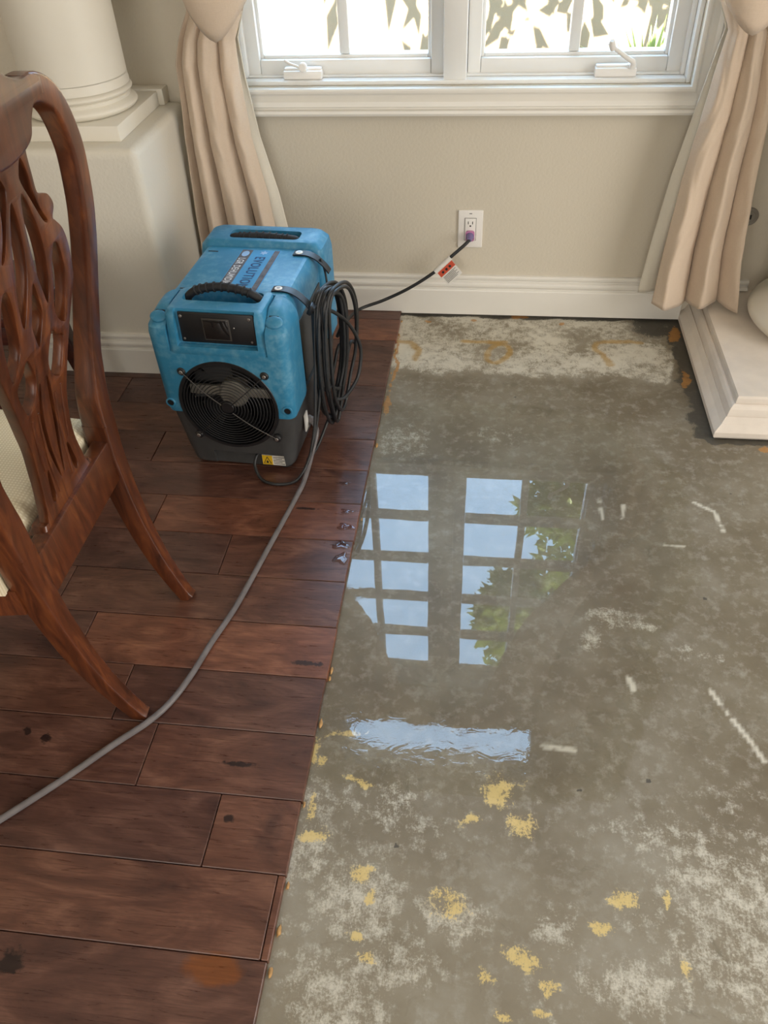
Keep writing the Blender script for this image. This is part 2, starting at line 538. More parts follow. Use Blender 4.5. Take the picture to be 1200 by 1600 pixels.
EDGE = -0.272         # where the boards were cut
WALL = 2.40
gx = np.concatenate([np.linspace(-4, -0.5, 8), np.arange(-0.30, 0.90, 0.0055), np.linspace(1.0, 2.6, 6)])
gy = np.concatenate([np.linspace(-3, 0.0, 7), np.arange(0.18, 2.405, 0.0055)])
XX, YY = np.meshgrid(gx, gy, indexing='xy')
wx = XX + (fbm(XX, YY, 14, 3) - .5) * 0.05 + (fbm(XX, YY, 60, 4) - .5) * .014
wy = YY + (fbm(XX, YY, 14, 5) - .5) * 0.05 + (fbm(XX, YY, 60, 6) - .5) * .014
def ell(cx, cy, rx, ry):
    return np.hypot((wx - cx) / rx, (wy - cy) / ry)
yellow = np.zeros(XX.shape)
for (cx, cy, rx, ry) in [[-0.011, 0.502, 0.03, 0.025], [0.111, 0.45, 0.04, 0.014], [0.262, 0.542, 0.022, 0.017], [0.234, 0.501, 0.02, 0.011], [0.35, 0.455, 0.013, 0.018],
    [0.07, 0.716, 0.029, 0.033], [0.108, 0.658, 0.026, 0.022], [0.01, 0.661, 0.02, 0.009], [-0.257, 0.652, 0.012, 0.026], [-0.245, 0.601, 0.026, 0.014], [-0.158, 0.556, 0.03, 0.013],
    [-0.138, 0.521, 0.011, 0.01], [-0.163, 0.451, 0.011, 0.01], [-0.14, 0.428, 0.016, 0.009], [0.15, 0.415, 0.01, 0.017], [0.045, 0.412, 0.012, 0.011], [-0.174, 0.709, 0.023, 0.008],
    [-0.21, 0.806, 0.051, 0.007], [-0.264, 0.767, 0.009, 0.039], [0.333, 0.562, 0.010, 0.014], [0.079, 0.365, 0.017, 0.01], [0.129, 0.371, 0.013, 0.008], [-0.244, 0.742, 0.013, 0.015]]:
    dd = ell(cx, cy, rx * 1.15, ry * 1.15)
    yellow = np.maximum(yellow, sstep(2.1, 0.1, dd))
orange = np.zeros(XX.shape)
for (cx, cy, rx, ry) in [[0.591, 2.307, 0.018, 0.062], [0.588, 2.054, 0.014, 0.044], [0.74, 1.734, 0.02, 0.015], [0.111, 2.384, 0.033, 0.018], [-0.034, 2.355, 0.02, 0.014], [-0.169, 2.352, 0.017, 0.014],
    [0.254, 2.362, 0.016, 0.012], [-0.266, 1.87, 0.012, 0.07], [-0.264, 2.1, 0.008, 0.2]]:
    orange = np.maximum(orange, sstep(1.5, 0.4, ell(cx, cy, rx, ry)))
# trowelled glue loops
ring = [(0.051 + 0.034 * math.cos(a) + 0.012 * math.sin(a), 2.163 + 0.058 * math.sin(a)) for a in np.linspace(0, 2 * pi, 25)]
glue = seg_dist(wx * .5 + XX * .5, wy * .5 + YY * .5, ring)
for L in ([[-0.267, 2.218], [-0.22, 2.213], [-0.194, 2.168], [-0.202, 2.12]], [[0.384, 2.117], [0.37, 2.17], [0.344, 2.206], [0.356, 2.241], [0.406, 2.251], [0.483, 2.247]], [[-0.06, 2.223], [0.021, 2.222], [0.07, 2.23]]):
    glue = np.minimum(glue, seg_dist(wx * .5 + XX * .5, wy * .5 + YY * .5, L))
glue = sstep(0.013, 0.006, glue) * (0.5 + 0.6 * fbm(XX, YY, 40, 8))
# white thinset residue
bx = [-0.30, -0.19, 0.0, 0.18, 0.37, 0.54, 0.60]; by = [2.02, 2.04, 2.02, 2.02, 2.045, 2.0, 2.25]
bnd = np.interp(XX, bx, by) + (fbm(XX, YY, 9, 21) - .5) * 0.10
white = sstep(-0.02, 0.05, YY - bnd) * (0.66 + 0.5 * (fbm(XX, YY, 10, 22) - .5) * 2)
white *= 1 - 0.75 * sstep(0.43, 0.56, XX + (fbm(XX, YY, 12, 31) - .5) * .2) * sstep(2.18, 2.33, YY)
for (cx, cy, rx, ry, a) in [[0.261, 1.067, 0.029, 0.049, .62], [0.305, 1.131, 0.08, 0.048, .55], [0.381, 0.558, 0.06, 0.068, .54], [0.358, 0.472, 0.076, 0.063, .54], [-0.007, 0.488, 0.08, 0.047, .6],
    [-0.152, 0.512, 0.113, 0.105, .6], [-0.248, 0.576, 0.054, 0.083, .58], [-0.108, 0.681, 0.077, 0.056, .52], [0.17, 0.497, 0.06, 0.046, .5], [0.268, 0.419, 0.12, 0.054, .6], [0.368, 1.11, 0.052, 0.034, .5], [-0.20, 1.70, 0.09, 0.12, .5], [0.05, 1.75, .12, .06, .38], [-0.1, 0.42, 0.12, 0.06, .55], [0.47, 1.05, 0.1, .03, .42]]:
    white = np.maximum(white, a * sstep(1.5, 0.1, ell(cx, cy, rx, ry)))
low = sstep(0.86, 0.62, YY + (fbm(XX, YY, 6, 41) - .5) * .3)
white = np.maximum(white, low * 0.47 * sstep(.25, .75, fbm(XX, YY, 6, 23)) * 1.15)
scr = np.zeros(XX.shape)
for L, w in (([[0.472, 0.962], [0.504, 0.894], [0.539, 0.818]], .006), ([[0.528, 1.511], [0.567, 1.48], [0.577, 1.415]], .006), ([[0.36, 1.487], [0.351, 1.441]], .006), ([[0.150, 0.813], [0.176, 0.811], [0.203, 0.808]], .0075), ([[0.30, 1.50], [0.305, 1.43]], .005), ([[0.32, .98], [0.325, .95]], .007), ([[0.44, 1.36], [0.48, 1.355]], .005)):
    scr = np.maximum(scr, sstep(w, w * .45, seg_dist(wx * .15 + XX * .85, wy * .15 + YY * .85, L)) * sstep(.30, .5, fbm(XX, YY, 70, 55)))
# black mastic around the column plinth and along the wall
dpl = np.hypot(np.maximum(np.maximum(0.614 - XX, XX - 1.26), 0), np.maximum(1.765 - YY, 0))
dark = sstep(0.075, 0.012, dpl + (fbm(XX, YY, 22, 61) - .5) * .06)
dark = np.where(YY < 1.765, sstep(0.03, 0.008, dpl + (fbm(XX, YY, 30, 62) - .5) * .02), dark)
dark = np.maximum(dark, sstep(0.045, 0.008, (WALL - YY) + (fbm(XX, YY, 16, 63) - .5) * .055) * .85)
dark = np.maximum(dark, .8 * sstep(0.16, 0.03, np.hypot(XX - .54, YY - 2.37) + (fbm(XX, YY, 16, 64) - .5) * .1))
crack = sstep(0.0035, 0.001, seg_dist(wx * .1 + XX * .9, wy * .1 + YY * .9, [[0.635, 1.603], [0.642, 1.486], [0.644, 1.269]])) * .5
dark = np.maximum(dark, crack)
for (cx, cy) in [(0.21, 0.73), (0.10, 1.93), (0.33, 0.76), (0.50, 1.20), (0.62, 1.55), (-0.10, 0.60)]:
    dark = np.maximum(dark, .8 * sstep(0.007, 0.003, np.hypot(XX - cx, YY - cy)))
wet = sstep(0.03, -0.02, YY - bnd) * sstep(0.42, 0.85, YY + (fbm(XX, YY, 5, 71) - .5) * .25)
wet = wet * (0.75 + .5 * (fbm(XX, YY, 7, 72) - .3)); wet = np.clip(wet, 0, 1)
nx, ny = len(gx), len(gy)
V = np.stack([XX.ravel(), YY.ravel(), np.zeros(XX.size)], 1)
ii, jj = np.meshgrid(np.arange(nx - 1), np.arange(ny - 1), indexing='xy')
a0 = (jj * nx + ii).ravel()
Fq = np.stack([a0, a0 + 1, a0 + 1 + nx, a0 + nx], 1)
def grid_mesh(name, V, Fq, attrs):
    me = bpy.data.meshes.new(name)
    me.vertices.add(len(V)); me.vertices.foreach_set('co', V.astype(np.float32).ravel())
    me.loops.add(Fq.size); me.loops.foreach_set('vertex_index', Fq.astype(np.int32).ravel())
    me.polygons.add(len(Fq)); me.polygons.foreach_set('loop_start', np.arange(0, Fq.size, 4, dtype=np.int32))
    me.update(calc_edges=True)
    for k, v in attrs.items():
        at = me.attributes.new(k, 'FLOAT', 'POINT'); at.data.foreach_set('value', v.astype(np.float32).ravel())
    return me
t = NT('damp_concrete')
pos = t.node('ShaderNodeNewGeometry').outputs['Position']
n1 = t.noise(pos, 5, 6, 0.62); n2 = t.noise(pos, 38, 5, 0.7); n3 = t.noise(pos, 260, 4, 0.75); n4 = t.noise(pos, 14, 5, 0.65, 1.0)
mpb = t.node('ShaderNodeMapping'); mpb.inputs['Scale'].default_value = (130, 40, 40); mpb.inputs['Rotation'].default_value = (0, 0, 0.5); t.link(pos, mpb.inputs[0])
n5 = t.noise(mpb.outputs[0], 1.6, 5, 0.7, 0.8)
wetA = t.attr('wet')
dry = t.ramp(n1, [(0.3, lin(126, 116, 97)), (0.5, lin(142, 133, 115)), (0.7, lin(158, 152, 138))])
wetc = t.ramp(n1, [(0.32, lin(102, 90, 71)), (0.5, lin(117, 107, 88)), (0.68, lin(135, 127, 111))])
c = t.mix(wetA, dry, wetc)
c = t.mix(t.math('MULTIPLY', t.math('SUBTRACT', n2, 0.50, clamp=True), 2.6, clamp=True), c, lin(172, 168, 156))
c = t.mix(t.math('MULTIPLY', t.math('SUBTRACT', n4, 0.60, clamp=True), 3.5, clamp=True), c, lin(92, 85, 68))
fine = t.math('ADD', t.math('MULTIPLY', n2, 0.55), t.math('ADD', t.math('MULTIPLY', n3, 0.4), t.math('MULTIPLY', n5, 0.25)))
def mask(a, gain=7.0, off=0.60, amp=1.5):
    s_ = t.math('ADD', t.math('SUBTRACT', a, off), t.math('MULTIPLY', t.math('SUBTRACT', fine, 0.60), amp))
    return t.math('MULTIPLY', t.math('ADD', s_, 0.02), gain, clamp=True)
wa_ = t.attr('white')
c = t.mix(t.math('MULTIPLY', mask(wa_, 2.6, 0.42, 2.8), t.math('ADD', 0.46, t.math('MULTIPLY', wa_, 0.5)), clamp=True), c, t.mix(n4, lin(196, 190, 174), lin(230, 226, 212)))
c = t.mix(t.math('MULTIPLY', mask(t.attr('yellow'), 5.0, 0.74, 3.0), 0.9), c, t.mix(n2, lin(206, 178, 108), lin(226, 204, 142)))
c = t.mix(t.math('MULTIPLY', t.attr('glue'), 0.85), c, t.mix(n2, lin(150, 112, 42), lin(196, 160, 84)))
c = t.mix(t.math('MULTIPLY', mask(t.attr('dark'), 6.0, 0.52), 0.88), c, t.mix(n2, lin(48, 46, 42), lin(84, 80, 72)))
c = t.mix(t.math('MULTIPLY', mask(t.attr('orange'), 6.0, 0.66, 2.4), 0.75), c, t.mix(n2, lin(150, 96, 40), lin(204, 150, 76)))
c = t.mix(t.math('MULTIPLY', t.attr('scratch'), 0.75), c, lin(226, 222, 208))
rgh = t.math('SUBTRACT', t.math('ADD', 0.62, t.math('MULTIPLY', n2, 0.2)), t.math('MULTIPLY', wetA, 0.30))
t.set(Base_Color=c, Roughness=rgh)
t.set(Normal=t.bump(t.math('ADD', n2, t.math('MULTIPLY', n3, 0.5)), 0.18, 0.002))
M['concrete'] = t.m
floor = mk('floor', grid_mesh('floor', V, Fq, dict(white=white, yellow=yellow, glue=glue, orange=orange, dark=dark, wet=wet, scratch=scr)), M['concrete'])
tag(floor, 'bare damp concrete slab with adhesive and thinset stains', kind='structure')

# ------------------------------------------------------------------ standing water
PUD = [[-0.268, 1.845], [0.091, 1.868], [0.345, 1.80], [0.468, 1.60], [0.46, 1.261], [0.35, 1.057], [0.30, 0.90], [0.24, 0.755], [0.127, 0.73], [-0.025, 0.73], [-0.193, 0.735], [-0.26, 0.77], [-0.36, 0.85], [-0.38, 1.2], [-0.38, 1.72]]
px_ = np.arange(-0.272, 0.56, 0.0055); py_ = np.arange(0.70, 1.96, 0.0055)
PX, PY = np.meshgrid(px_, py_, indexing='xy')
inside = in_poly(PX, PY, PUD)
dist = seg_dist(PX, PY, PUD + [PUD[0]])
sd = np.where(inside, dist, -dist) + (fbm(PX, PY, 9, 81) - .5) * 0.07 + (fbm(PX, PY, 40, 82) - .5) * .03
sd = np.where(PX < -0.262, np.maximum(sd, -0.01), sd)
cover = sstep(-0.03, 0.05, sd)
shallow = sstep(0.34, 0.0, PY - 0.76) * 0.62 + sstep(0.09, 0.0, sd) * 0.8 + sstep(.13, 0, PX + .272) * sstep(1.35, 1.1, PY) * .6
shallow = np.clip(shallow, 0, 1)
pn, pm = len(px_), len(py_)
ii, jj = np.meshgrid(np.arange(pn - 1), np.arange(pm - 1), indexing='xy')
a0 = (jj * pn + ii).ravel()
FqP = np.stack([a0, a0 + 1, a0 + 1 + pn, a0 + pn], 1)
keep = (sd.ravel()[FqP] > -0.035).any(1)
FqP = FqP[keep]
used = np.unique(FqP); remap = -np.ones(PX.size, int); remap[used] = np.arange(len(used))
VP = np.stack([PX.ravel(), PY.ravel(), np.full(PX.size, 0.0018)], 1)[used]
t = NT('thin_standing_water')
pos = t.node('ShaderNodeNewGeometry').outputs['Position']
mpw = t.node('ShaderNodeMapping'); mpw.inputs['Scale'].default_value = (1, 1.7, 1); t.link(pos, mpw.inputs[0])
r1 = t.noise(mpw.outputs[0], 26, 3, 0.55, 0.6); r2 = t.noise(pos, 5, 2, 0.5)
sh = t.attr('shallow')
bmp = t.node('ShaderNodeBump'); bmp.inputs['Distance'].default_value = 0.004
hgt = t.math('ADD', t.math('MULTIPLY', r1, t.math('MULTIPLY', t.math('POWER', sh, 2.0), 0.14)), t.math('MULTIPLY', r2, 0.10))
t.link(hgt, bmp.inputs['Height']); bmp.inputs['Strength'].default_value = 0.5
tr = t.node('ShaderNodeBsdfTransparent'); tr.inputs[0].default_value = (0.95, 0.945, 0.92, 1)
gl = t.node('ShaderNodeBsdfGlossy'); gl.inputs['Roughness'].default_value = 0.012; t.link(bmp.outputs[0], gl.inputs['Normal'])
fr = thin_fresnel(t, 1.62, bmp.outputs[0])
fz = t.noise(pos, 120, 4, 0.65)
cov = t.math('MULTIPLY', t.math('SUBTRACT', t.math('ADD', t.attr('cover'), t.math('MULTIPLY', t.math('SUBTRACT', fz, 0.5), 0.9)), 0.45), 6.0, clamp=True)
mx = t.node('ShaderNodeMixShader')
t.link(t.math('MULTIPLY', fr.outputs[0], cov), mx.inputs[0]); t.link(tr.outputs[0], mx.inputs[1]); t.link(gl.outputs[0], mx.inputs[2]); t.link(mx.outputs[0], t.out.inputs[0])
M['water'] = t.m
pud = mk('puddle', grid_mesh('puddle', VP, remap[FqP], dict(cover=cover.ravel()[used], shallow=shallow.ravel()[used])), M['water'])
tag(pud, 'shallow clear water puddle on the concrete reflecting the window', 'puddle')

# ------------------------------------------------------------------ wood floor, plank by plank
wood = empty('floor_wood', (0, 0, 0))
tag(wood, 'dark red-brown hardwood plank floor cut off beside bare concrete', kind='structure')
PW = 0.1287
WT = 0.014
joints = {0.398: [-0.285, -1.45], 0.528: [-0.415, -1.5], 0.657: [-0.574, -1.7], 0.788: [-0.668, -1.55], 0.92: [-0.798, -1.75], 1.048: [-0.897, -1.6], 1.174: [-0.565, -1.35], 1.305: [-0.768, -1.5], 1.435: [-1.007, -1.9]}
y = 0.398 - PW * 8
rows = []
k = 0
while y < WALL - 0.004:
    key = min(joints, key=lambda q: abs(q - y))
    js = joints[key] if abs(key - y) < 0.03 else None
    if js is None:
        a = -0.45 - 0.8 * ((k * 0.618) % 1.0); js = [a, a - 0.75 - 0.4 * ((k * 0.37) % 1)]
    rows.append((y, min(y + PW, WALL - 0.003), js))
    y += PW; k += 1
for (ya, yb, js) in rows:
    xr = EDGE + random.uniform(-0.0025, 0.002)
    xsn = [xr] + js + [-2.6]
    xsn = [q for i, q in enumerate(xsn) if i == 0 or q < xsn[0] - 0.005]
    xsn.append(-4.0)
    for a, b in zip(xsn[:-1], xsn[1:]):
        if a - b < 0.01: continue
        g = 0.0007
        dz = random.uniform(-0.0004, 0.0004)
        mk('plank', box(b + g, a - g, ya + g, yb - g, 0.0, WT + dz, 0.0013, 1), M['plank'], wood)

# glue squeezed out along the cut edge of the boards: small lumps
for k in range(15):
    yy = random.choice([random.uniform(0.55, 0.95), random.uniform(1.6, 2.38), random.uniform(0.3, 2.38)])
    r = random.uniform(0.002, 0.0042)
    bm = bmesh.new(); bmesh.ops.create_icosphere(bm, subdivisions=2, radius=1)
    for v in bm.verts:
        v.co = Vector((v.co.x * r, v.co.y * r * random.uniform(1.5, 3.0), max(v.co.z, -0.2) * r * 0.9)) * random.uniform(0.85, 1.15)
    me = bpy.data.meshes.new('glue_lump'); bm.to_mesh(me); bm.free()
    if 'glue_mat' not in M: M['glue_mat'] = simple('dried_glue', lin(176, 136, 84), 0.5, var=0.3, nscale=80)
    o = mk('glue_lump', me, M['glue_mat'], wood, 60)
    o.location = (EDGE + 0.003 + r * .3, yy, 0.0015 + r * .2)

# water drops left on the boards
t = NT('water_drop')
tr = t.node('ShaderNodeBsdfTransparent'); tr.inputs[0].default_value = (0.80, 0.72, 0.68, 1)
gl = t.node('ShaderNodeBsdfGlossy'); gl.inputs['Roughness'].default_value = 0.01
fr = thin_fresnel(t, 1.6)
mx = t.node('ShaderNodeMixShader'); t.link(fr.outputs[0], mx.inputs[0]); t.link(tr.outputs[0], mx.inputs[1]); t.link(gl.outputs[0], mx.inputs[2]); t.link(mx.outputs[0], t.out.inputs[0])
M['drop'] = t.m
drop_lab = ['small water drop on the plank edge nearest the dehumidifier', 'small water drop on the plank edge, second from the dehumidifier', 'square-ended water drop on the plank edge beside the puddle',
            'ragged water drop on the dark plank, upper of two', 'ragged water drop on the dark plank, lower of two']
for k, (cx, cy, rx, ry) in enumerate([(-0.326, 1.502, 0.014, 0.008), (-0.305, 1.399, 0.016, 0.010), (-0.300, 1.345, 0.022, 0.012), (-0.302, 1.283, 0.020, 0.014), (-0.295, 1.241, 0.017, 0.018)]):
    n = 28; Vv = []; Fc = []
    prof = [(1.0, 0.0), (0.93, 0.5), (0.8, 0.85), (0.5, 1.0)]
    wob = [1 + 0.22 * math.sin(3 * q / n * 2 * pi + k) + 0.14 * math.sin(5 * q / n * 2 * pi + 2 * k) for q in range(n)]
    for (f, h) in prof:
        for q in range(n):
            an = 2 * pi * q / n
            Vv.append((cx + rx * f * wob[q] * math.cos(an), cy + ry * f * wob[q] * math.sin(an), WT + 0.0003 + 0.0014 * h))
    for i in range(3):
        for q in range(n):
            Fc.append((i * n + q, i * n + (q + 1) % n, (i + 1) * n + (q + 1) % n, (i + 1) * n + q))
    Fc.append(tuple(3 * n + q for q in range(n)))
    tag(mk('water_drop', (Vv, Fc), M['drop'], None, 80), drop_lab[k], 'water drop', 'water drops on the boards')

# ------------------------------------------------------------------ walls
def wall_holes(xs, zs, holes, y0, y1):
    """plane wall between y0 (room side) and y1 with rectangular holes (x0,x1,z0,z1)"""
    V, Fc = [], []
    def quad(*p):
        b = len(V); V.extend(p); Fc.append((b, b + 1, b + 2, b + 3))
    X = sorted(set(xs + [h[0] for h in holes] + [h[1] for h in holes])); Z = sorted(set(zs + [h[2] for h in holes] + [h[3] for h in holes]))
    for i in range(len(X) - 1):
        for j in range(len(Z) - 1):
            cx, cz = (X[i] + X[i + 1]) / 2, (Z[j] + Z[j + 1]) / 2
            if any(h[0] < cx < h[1] and h[2] < cz < h[3] for h in holes): continue
            for yv, fl in ((y0, False), (y1, True)):
                q = [(X[i], yv, Z[j]), (X[i + 1], yv, Z[j]), (X[i + 1], yv, Z[j + 1]), (X[i], yv, Z[j + 1])]
                quad(*(q[::-1] if fl else q))
    for (a, b, c, d) in holes:
        quad((a, y0, c), (a, y1, c), (a, y1, d), (a, y0, d)); quad((b, y0, c), (b, y0, d), (b, y1, d), (b, y1, c))
        quad((a, y0, c), (b, y0, c), (b, y1, c), (a, y1, c)); quad((a, y0, d), (a, y1, d), (b, y1, d), (b, y0, d))
    xa, xb, za, zb = X[0], X[-1], Z[0], Z[-1]
    quad((xa, y0, za), (xa, y0, zb), (xa, y1, zb), (xa, y1, za)); quad((xb, y0, za), (xb, y1, za), (xb, y1, zb), (xb, y0, zb))
    quad((xa, y0, zb), (xb, y0, zb), (xb, y1, zb), (xa, y1, zb)); quad((xa, y0, za), (xa, y1, za), (xb, y1, za), (xb, y0, za))
    return V, Fc
WX0, WX1, WZ0, WZ1 = -0.725, 0.51, 0.69, 2.12
TX0, TX1, TZ0, TZ1 = -0.66, 0.40, 2.42, 2.95
wb = mk('wall_back', wall_holes([-4.0, 2.6], [0.0, 3.3], [(WX0, WX1, WZ0, WZ1), (TX0, TX1, TZ0, TZ1)], WALL, WALL + 0.16), M['wall'])
tag(wb, 'pale beige plaster wall under the window', kind='structure')
tag(mk('wall_right', box(2.6, 2.7, -3.1, 2.56, 0, 3.3), M['wall']), 'plain beige wall at the right of the room', kind='structure')
tag(mk('wall_far_left', box(-4.1, -4.0, -3.1, 2.56, 0, 3.3), M['wall']), 'plain beige wall at the far left of the room', kind='structure')
tag(mk('wall_rear', box(-4.0, 2.6, -3.1, -3.0, 0, 3.3), M['wall']), 'plain beige wall behind the viewer', kind='structure')
tag(mk('ceiling', box(-4.1, 2.7, -3.1, 2.56, 3.3, 3.4), M['ceiling']), 'white painted ceiling', kind='structure')

# left pedestal with rounded corners
ped = mk('wall_left', box(-1.31, -0.885, 1.985, 2.402, 0.0, 0.658, 0.024, 5), M['pedestal'], None, 40)
tag(ped, 'rounded beige plaster half wall carrying the left column', kind='structure')

# baseboards: moulded profile
def bb_prof(face, sgn, z0, zt):
    p = [(0.0, z0), (0.018, z0), (0.018, zt - 0.050), (0.0165, zt - 0.046), (0.0125, zt - 0.045), (0.0125, zt - 0.042), (0.0165, zt - 0.034), (0.0165, zt - 0.028), (0.013, zt - 0.022), (0.008, zt - 0.020), (0.008, zt - 0.016), (0.012, zt - 0.012), (0.0125, zt - 0.006), (0.009, zt - 0.001), (0.004, zt), (0.0, zt)]
    if zt - 0.050 < z0: p = [q for q in p[:2] if q[1] <= z0] + [q for q in p[2:] if q[1] > z0]
    return [(face + sgn * d, z) for d, z in p]
bbk = mk('baseboard_back', join(extrude_profile(bb_prof(WALL, -1, 0.016, 0.142), -0.885, EDGE), extrude_profile(bb_prof(WALL, -1, 0.010, 0.142), EDGE, 0.615), extrude_profile(bb_prof(WALL, -1, 0.112, 0.142), 0.615, 0.80)), M['trim'])
tag(fix_normals(bbk), 'white moulded baseboard along the wall under the window', kind='structure')
bbl = mk('baseboard_left', join(extrude_profile(bb_prof(1.985, -1, WT, 0.142), -1.326, -0.869), extrude_profile(bb_prof(-0.885, 1, WT, 0.142), 1.970, WALL, 'y'), extrude_profile(bb_prof(-1.31, -1, WT, 0.142), 1.970, WALL, 'y')), M['trim'])
tag(fix_normals(bbl), 'white moulded baseboard around the left half wall', kind='structure')

# ------------------------------------------------------------------ left column
col = empty('column', (-1.097, 2.20, 0.658))
tag(col, 'round cream column standing on the half wall behind the chair', 'column', 'columns')
mk('plinth_block', box(-0.155, 0.153, -0.154, 0.152, 0.0, 0.038, 0.002, 2), M['column'], col, 40)
mk('pilaster_block', box(-0.155, 0.168, 0.154, 0.20, 0.0, 0.042, 0.002, 2), M['column'], col, 40)
def torus_prof(r, z0, z1, bulge, n=8):
    return [(r + bulge * math.sin(pi * k / n), z0 + (z1 - z0) * (k / n)) for k in range(n + 1)]
bp = [(0.120, 0.038)] + torus_prof(0.131, 0.038, 0.066, 0.016) + [(0.132, 0.068), (0.132, 0.074)] + torus_prof(0.129, 0.076, 0.094, 0.011) + [(0.1355, 0.096), (0.1355, 0.102)] + [(0.1345, 0.108), (0.134, 0.116), (0.134, 0.12)]
mk('base_moulding', lathe(bp, seg=96), M['column'], col, 30)
mk('shaft', lathe([(0.134, 0.118), (0.134, 0.6), (0.131, 1.2), (0.124, 1.9), (0.118, 2.641)], seg=96), M['column'], col, 30)

# right column on its stepped plinth
colr = empty('column', (0.0, 0.0, 0.0))
tag(colr, 'rounded column foot on a stepped white plinth at the right edge', 'column', 'columns')
def square_prof(prof, x0, x1, y0, y1):
    """stepped square block: prof (inset, z)"""
    V, Fc = [], []
    for (d, z) in prof:
        V += [(x0 + d, y0 + d, z), (x1 - d, y0 + d, z), (x1 - d, y1, z), (x0 + d, y1, z)]
    for i in range(len(prof) - 1):
        for k in range(4):
            Fc.append((i * 4 + k, i * 4 + (k + 1) % 4, (i + 1) * 4 + (k + 1) % 4, (i + 1) * 4 + k))
    n = len(prof) - 1
    Fc.append((n * 4, n * 4 + 1, n * 4 + 2, n * 4 + 3))
    return V, Fc
pp = [(0.004, 0.004), (0.0, 0.010), (0.0, 0.024), (0.003, 0.028), (0.016, 0.040), (0.026, 0.058), (0.0285, 0.056), (0.030, 0.066), (0.033, 0.076), (0.038, 0.084), (0.043, 0.087), (0.0445, 0.0845), (0.047, 0.0845), (0.0475, 0.100), (0.050, 0.107)]
mk('stepped_plinth', square_prof(pp, 0.614, 1.26, 1.765, WALL - 0.001), M['plinth'], colr, 12)
cbx, cby = 0.957, 2.185
bpr = [(0.15, 0.107)] + torus_prof(0.168, 0.107, 0.205, 0.036, 14) + [(0.166, 0.208), (0.166, 0.216), (0.164, 0.222)]
mk('base_moulding', lathe(bpr, cbx, cby, seg=96), M['column'], colr, 40)
mk('shaft', lathe([(0.162, 0.215), (0.160, 0.24), (0.160, 1.2), (0.150, 2.2), (0.142, 3.299)], cbx, cby, seg=96), M['column'], colr, 30)

# ------------------------------------------------------------------ window
win = empty('window_1', (0, 0, 0))
tag(win, 'white casement window with two sashes and divided panes', kind='structure')
GY = 2.50
# picture-frame casing, moulded and mitred
def casing_side(x0, x1, z0, z1, w):
    """mitred frame around the opening; profile (offset outward, depth toward room)"""
    pr = [(0.0, 0.004), (0.0, 0.024), (0.004, 0.027), (0.010, 0.027), (0.013, 0.016), (0.018, 0.015), (0.024, 0.019), (0.032, 0.027), (0.044, 0.030), (0.047, 0.024), (0.051, 0.024), (0.053, 0.036), (0.060, 0.038), (w, 0.036), (w, 0.0)]
    sides = []
    cor = [(x0, z0, -1, -1), (x1, z0, 1, -1), (x1, z1, 1, 1), (x0, z1, -1, 1)]
    for k in range(4):
        V, Fc = [], []
        for (cx, cz, sx, sz) in (cor[k], cor[(k + 1) % 4]):
            for (o_, d) in pr: V.append((cx + sx * o_, WALL - d, cz + sz * o_))
        n = len(pr)
        for i in range(n - 1): Fc.append((i, i + 1, n + i + 1, n + i))
        sides.append((V, Fc))
    return sides
for s_ in casing_side(WX0, WX1, WZ0, WZ1, 0.066):
    fix_normals(mk('casing', s_, M['trim'], win, 18))
# jamb liner: stepped frame
def rect_frame(x0, x1, z0, z1, w, y0, y1, bev=0.003, wb=None):
    wb = wb or w
    return [box(x0, x0 + w, y0, y1, z0, z1, bev), box(x1 - w, x1, y0, y1, z0, z1, bev), box(x0 + w, x1 - w, y0, y1, z0, z0 + wb, bev), box(x0 + w, x1 - w, y0, y1, z1 - w, z1, bev)]
for b in rect_frame(WX0, WX1, WZ0, WZ1, 0.012, WALL + 0.012, WALL + 0.155): mk('jamb', b, M['sash'], win, 40)
for b in rect_frame(WX0 + 0.012, WX1 - 0.012, WZ0 + 0.012, WZ1 - 0.012, 0.012, WALL + 0.045, WALL + 0.15, 0.003, 0.006): mk('stop_bead', b, M['sash'], win, 40)
mk('mullion', box(-0.146, -0.083, WALL + 0.018, WALL + 0.155, WZ0 + 0.010, WZ1 - 0.010, 0.004), M['sash'], win, 40)
def pane_geo(x0, x1, z0, z1): return box(x0, x1, GY - 0.002, GY + 0.002, z0, z1)
sash_z0, sash_z1 = 0.702, WZ1 - 0.022
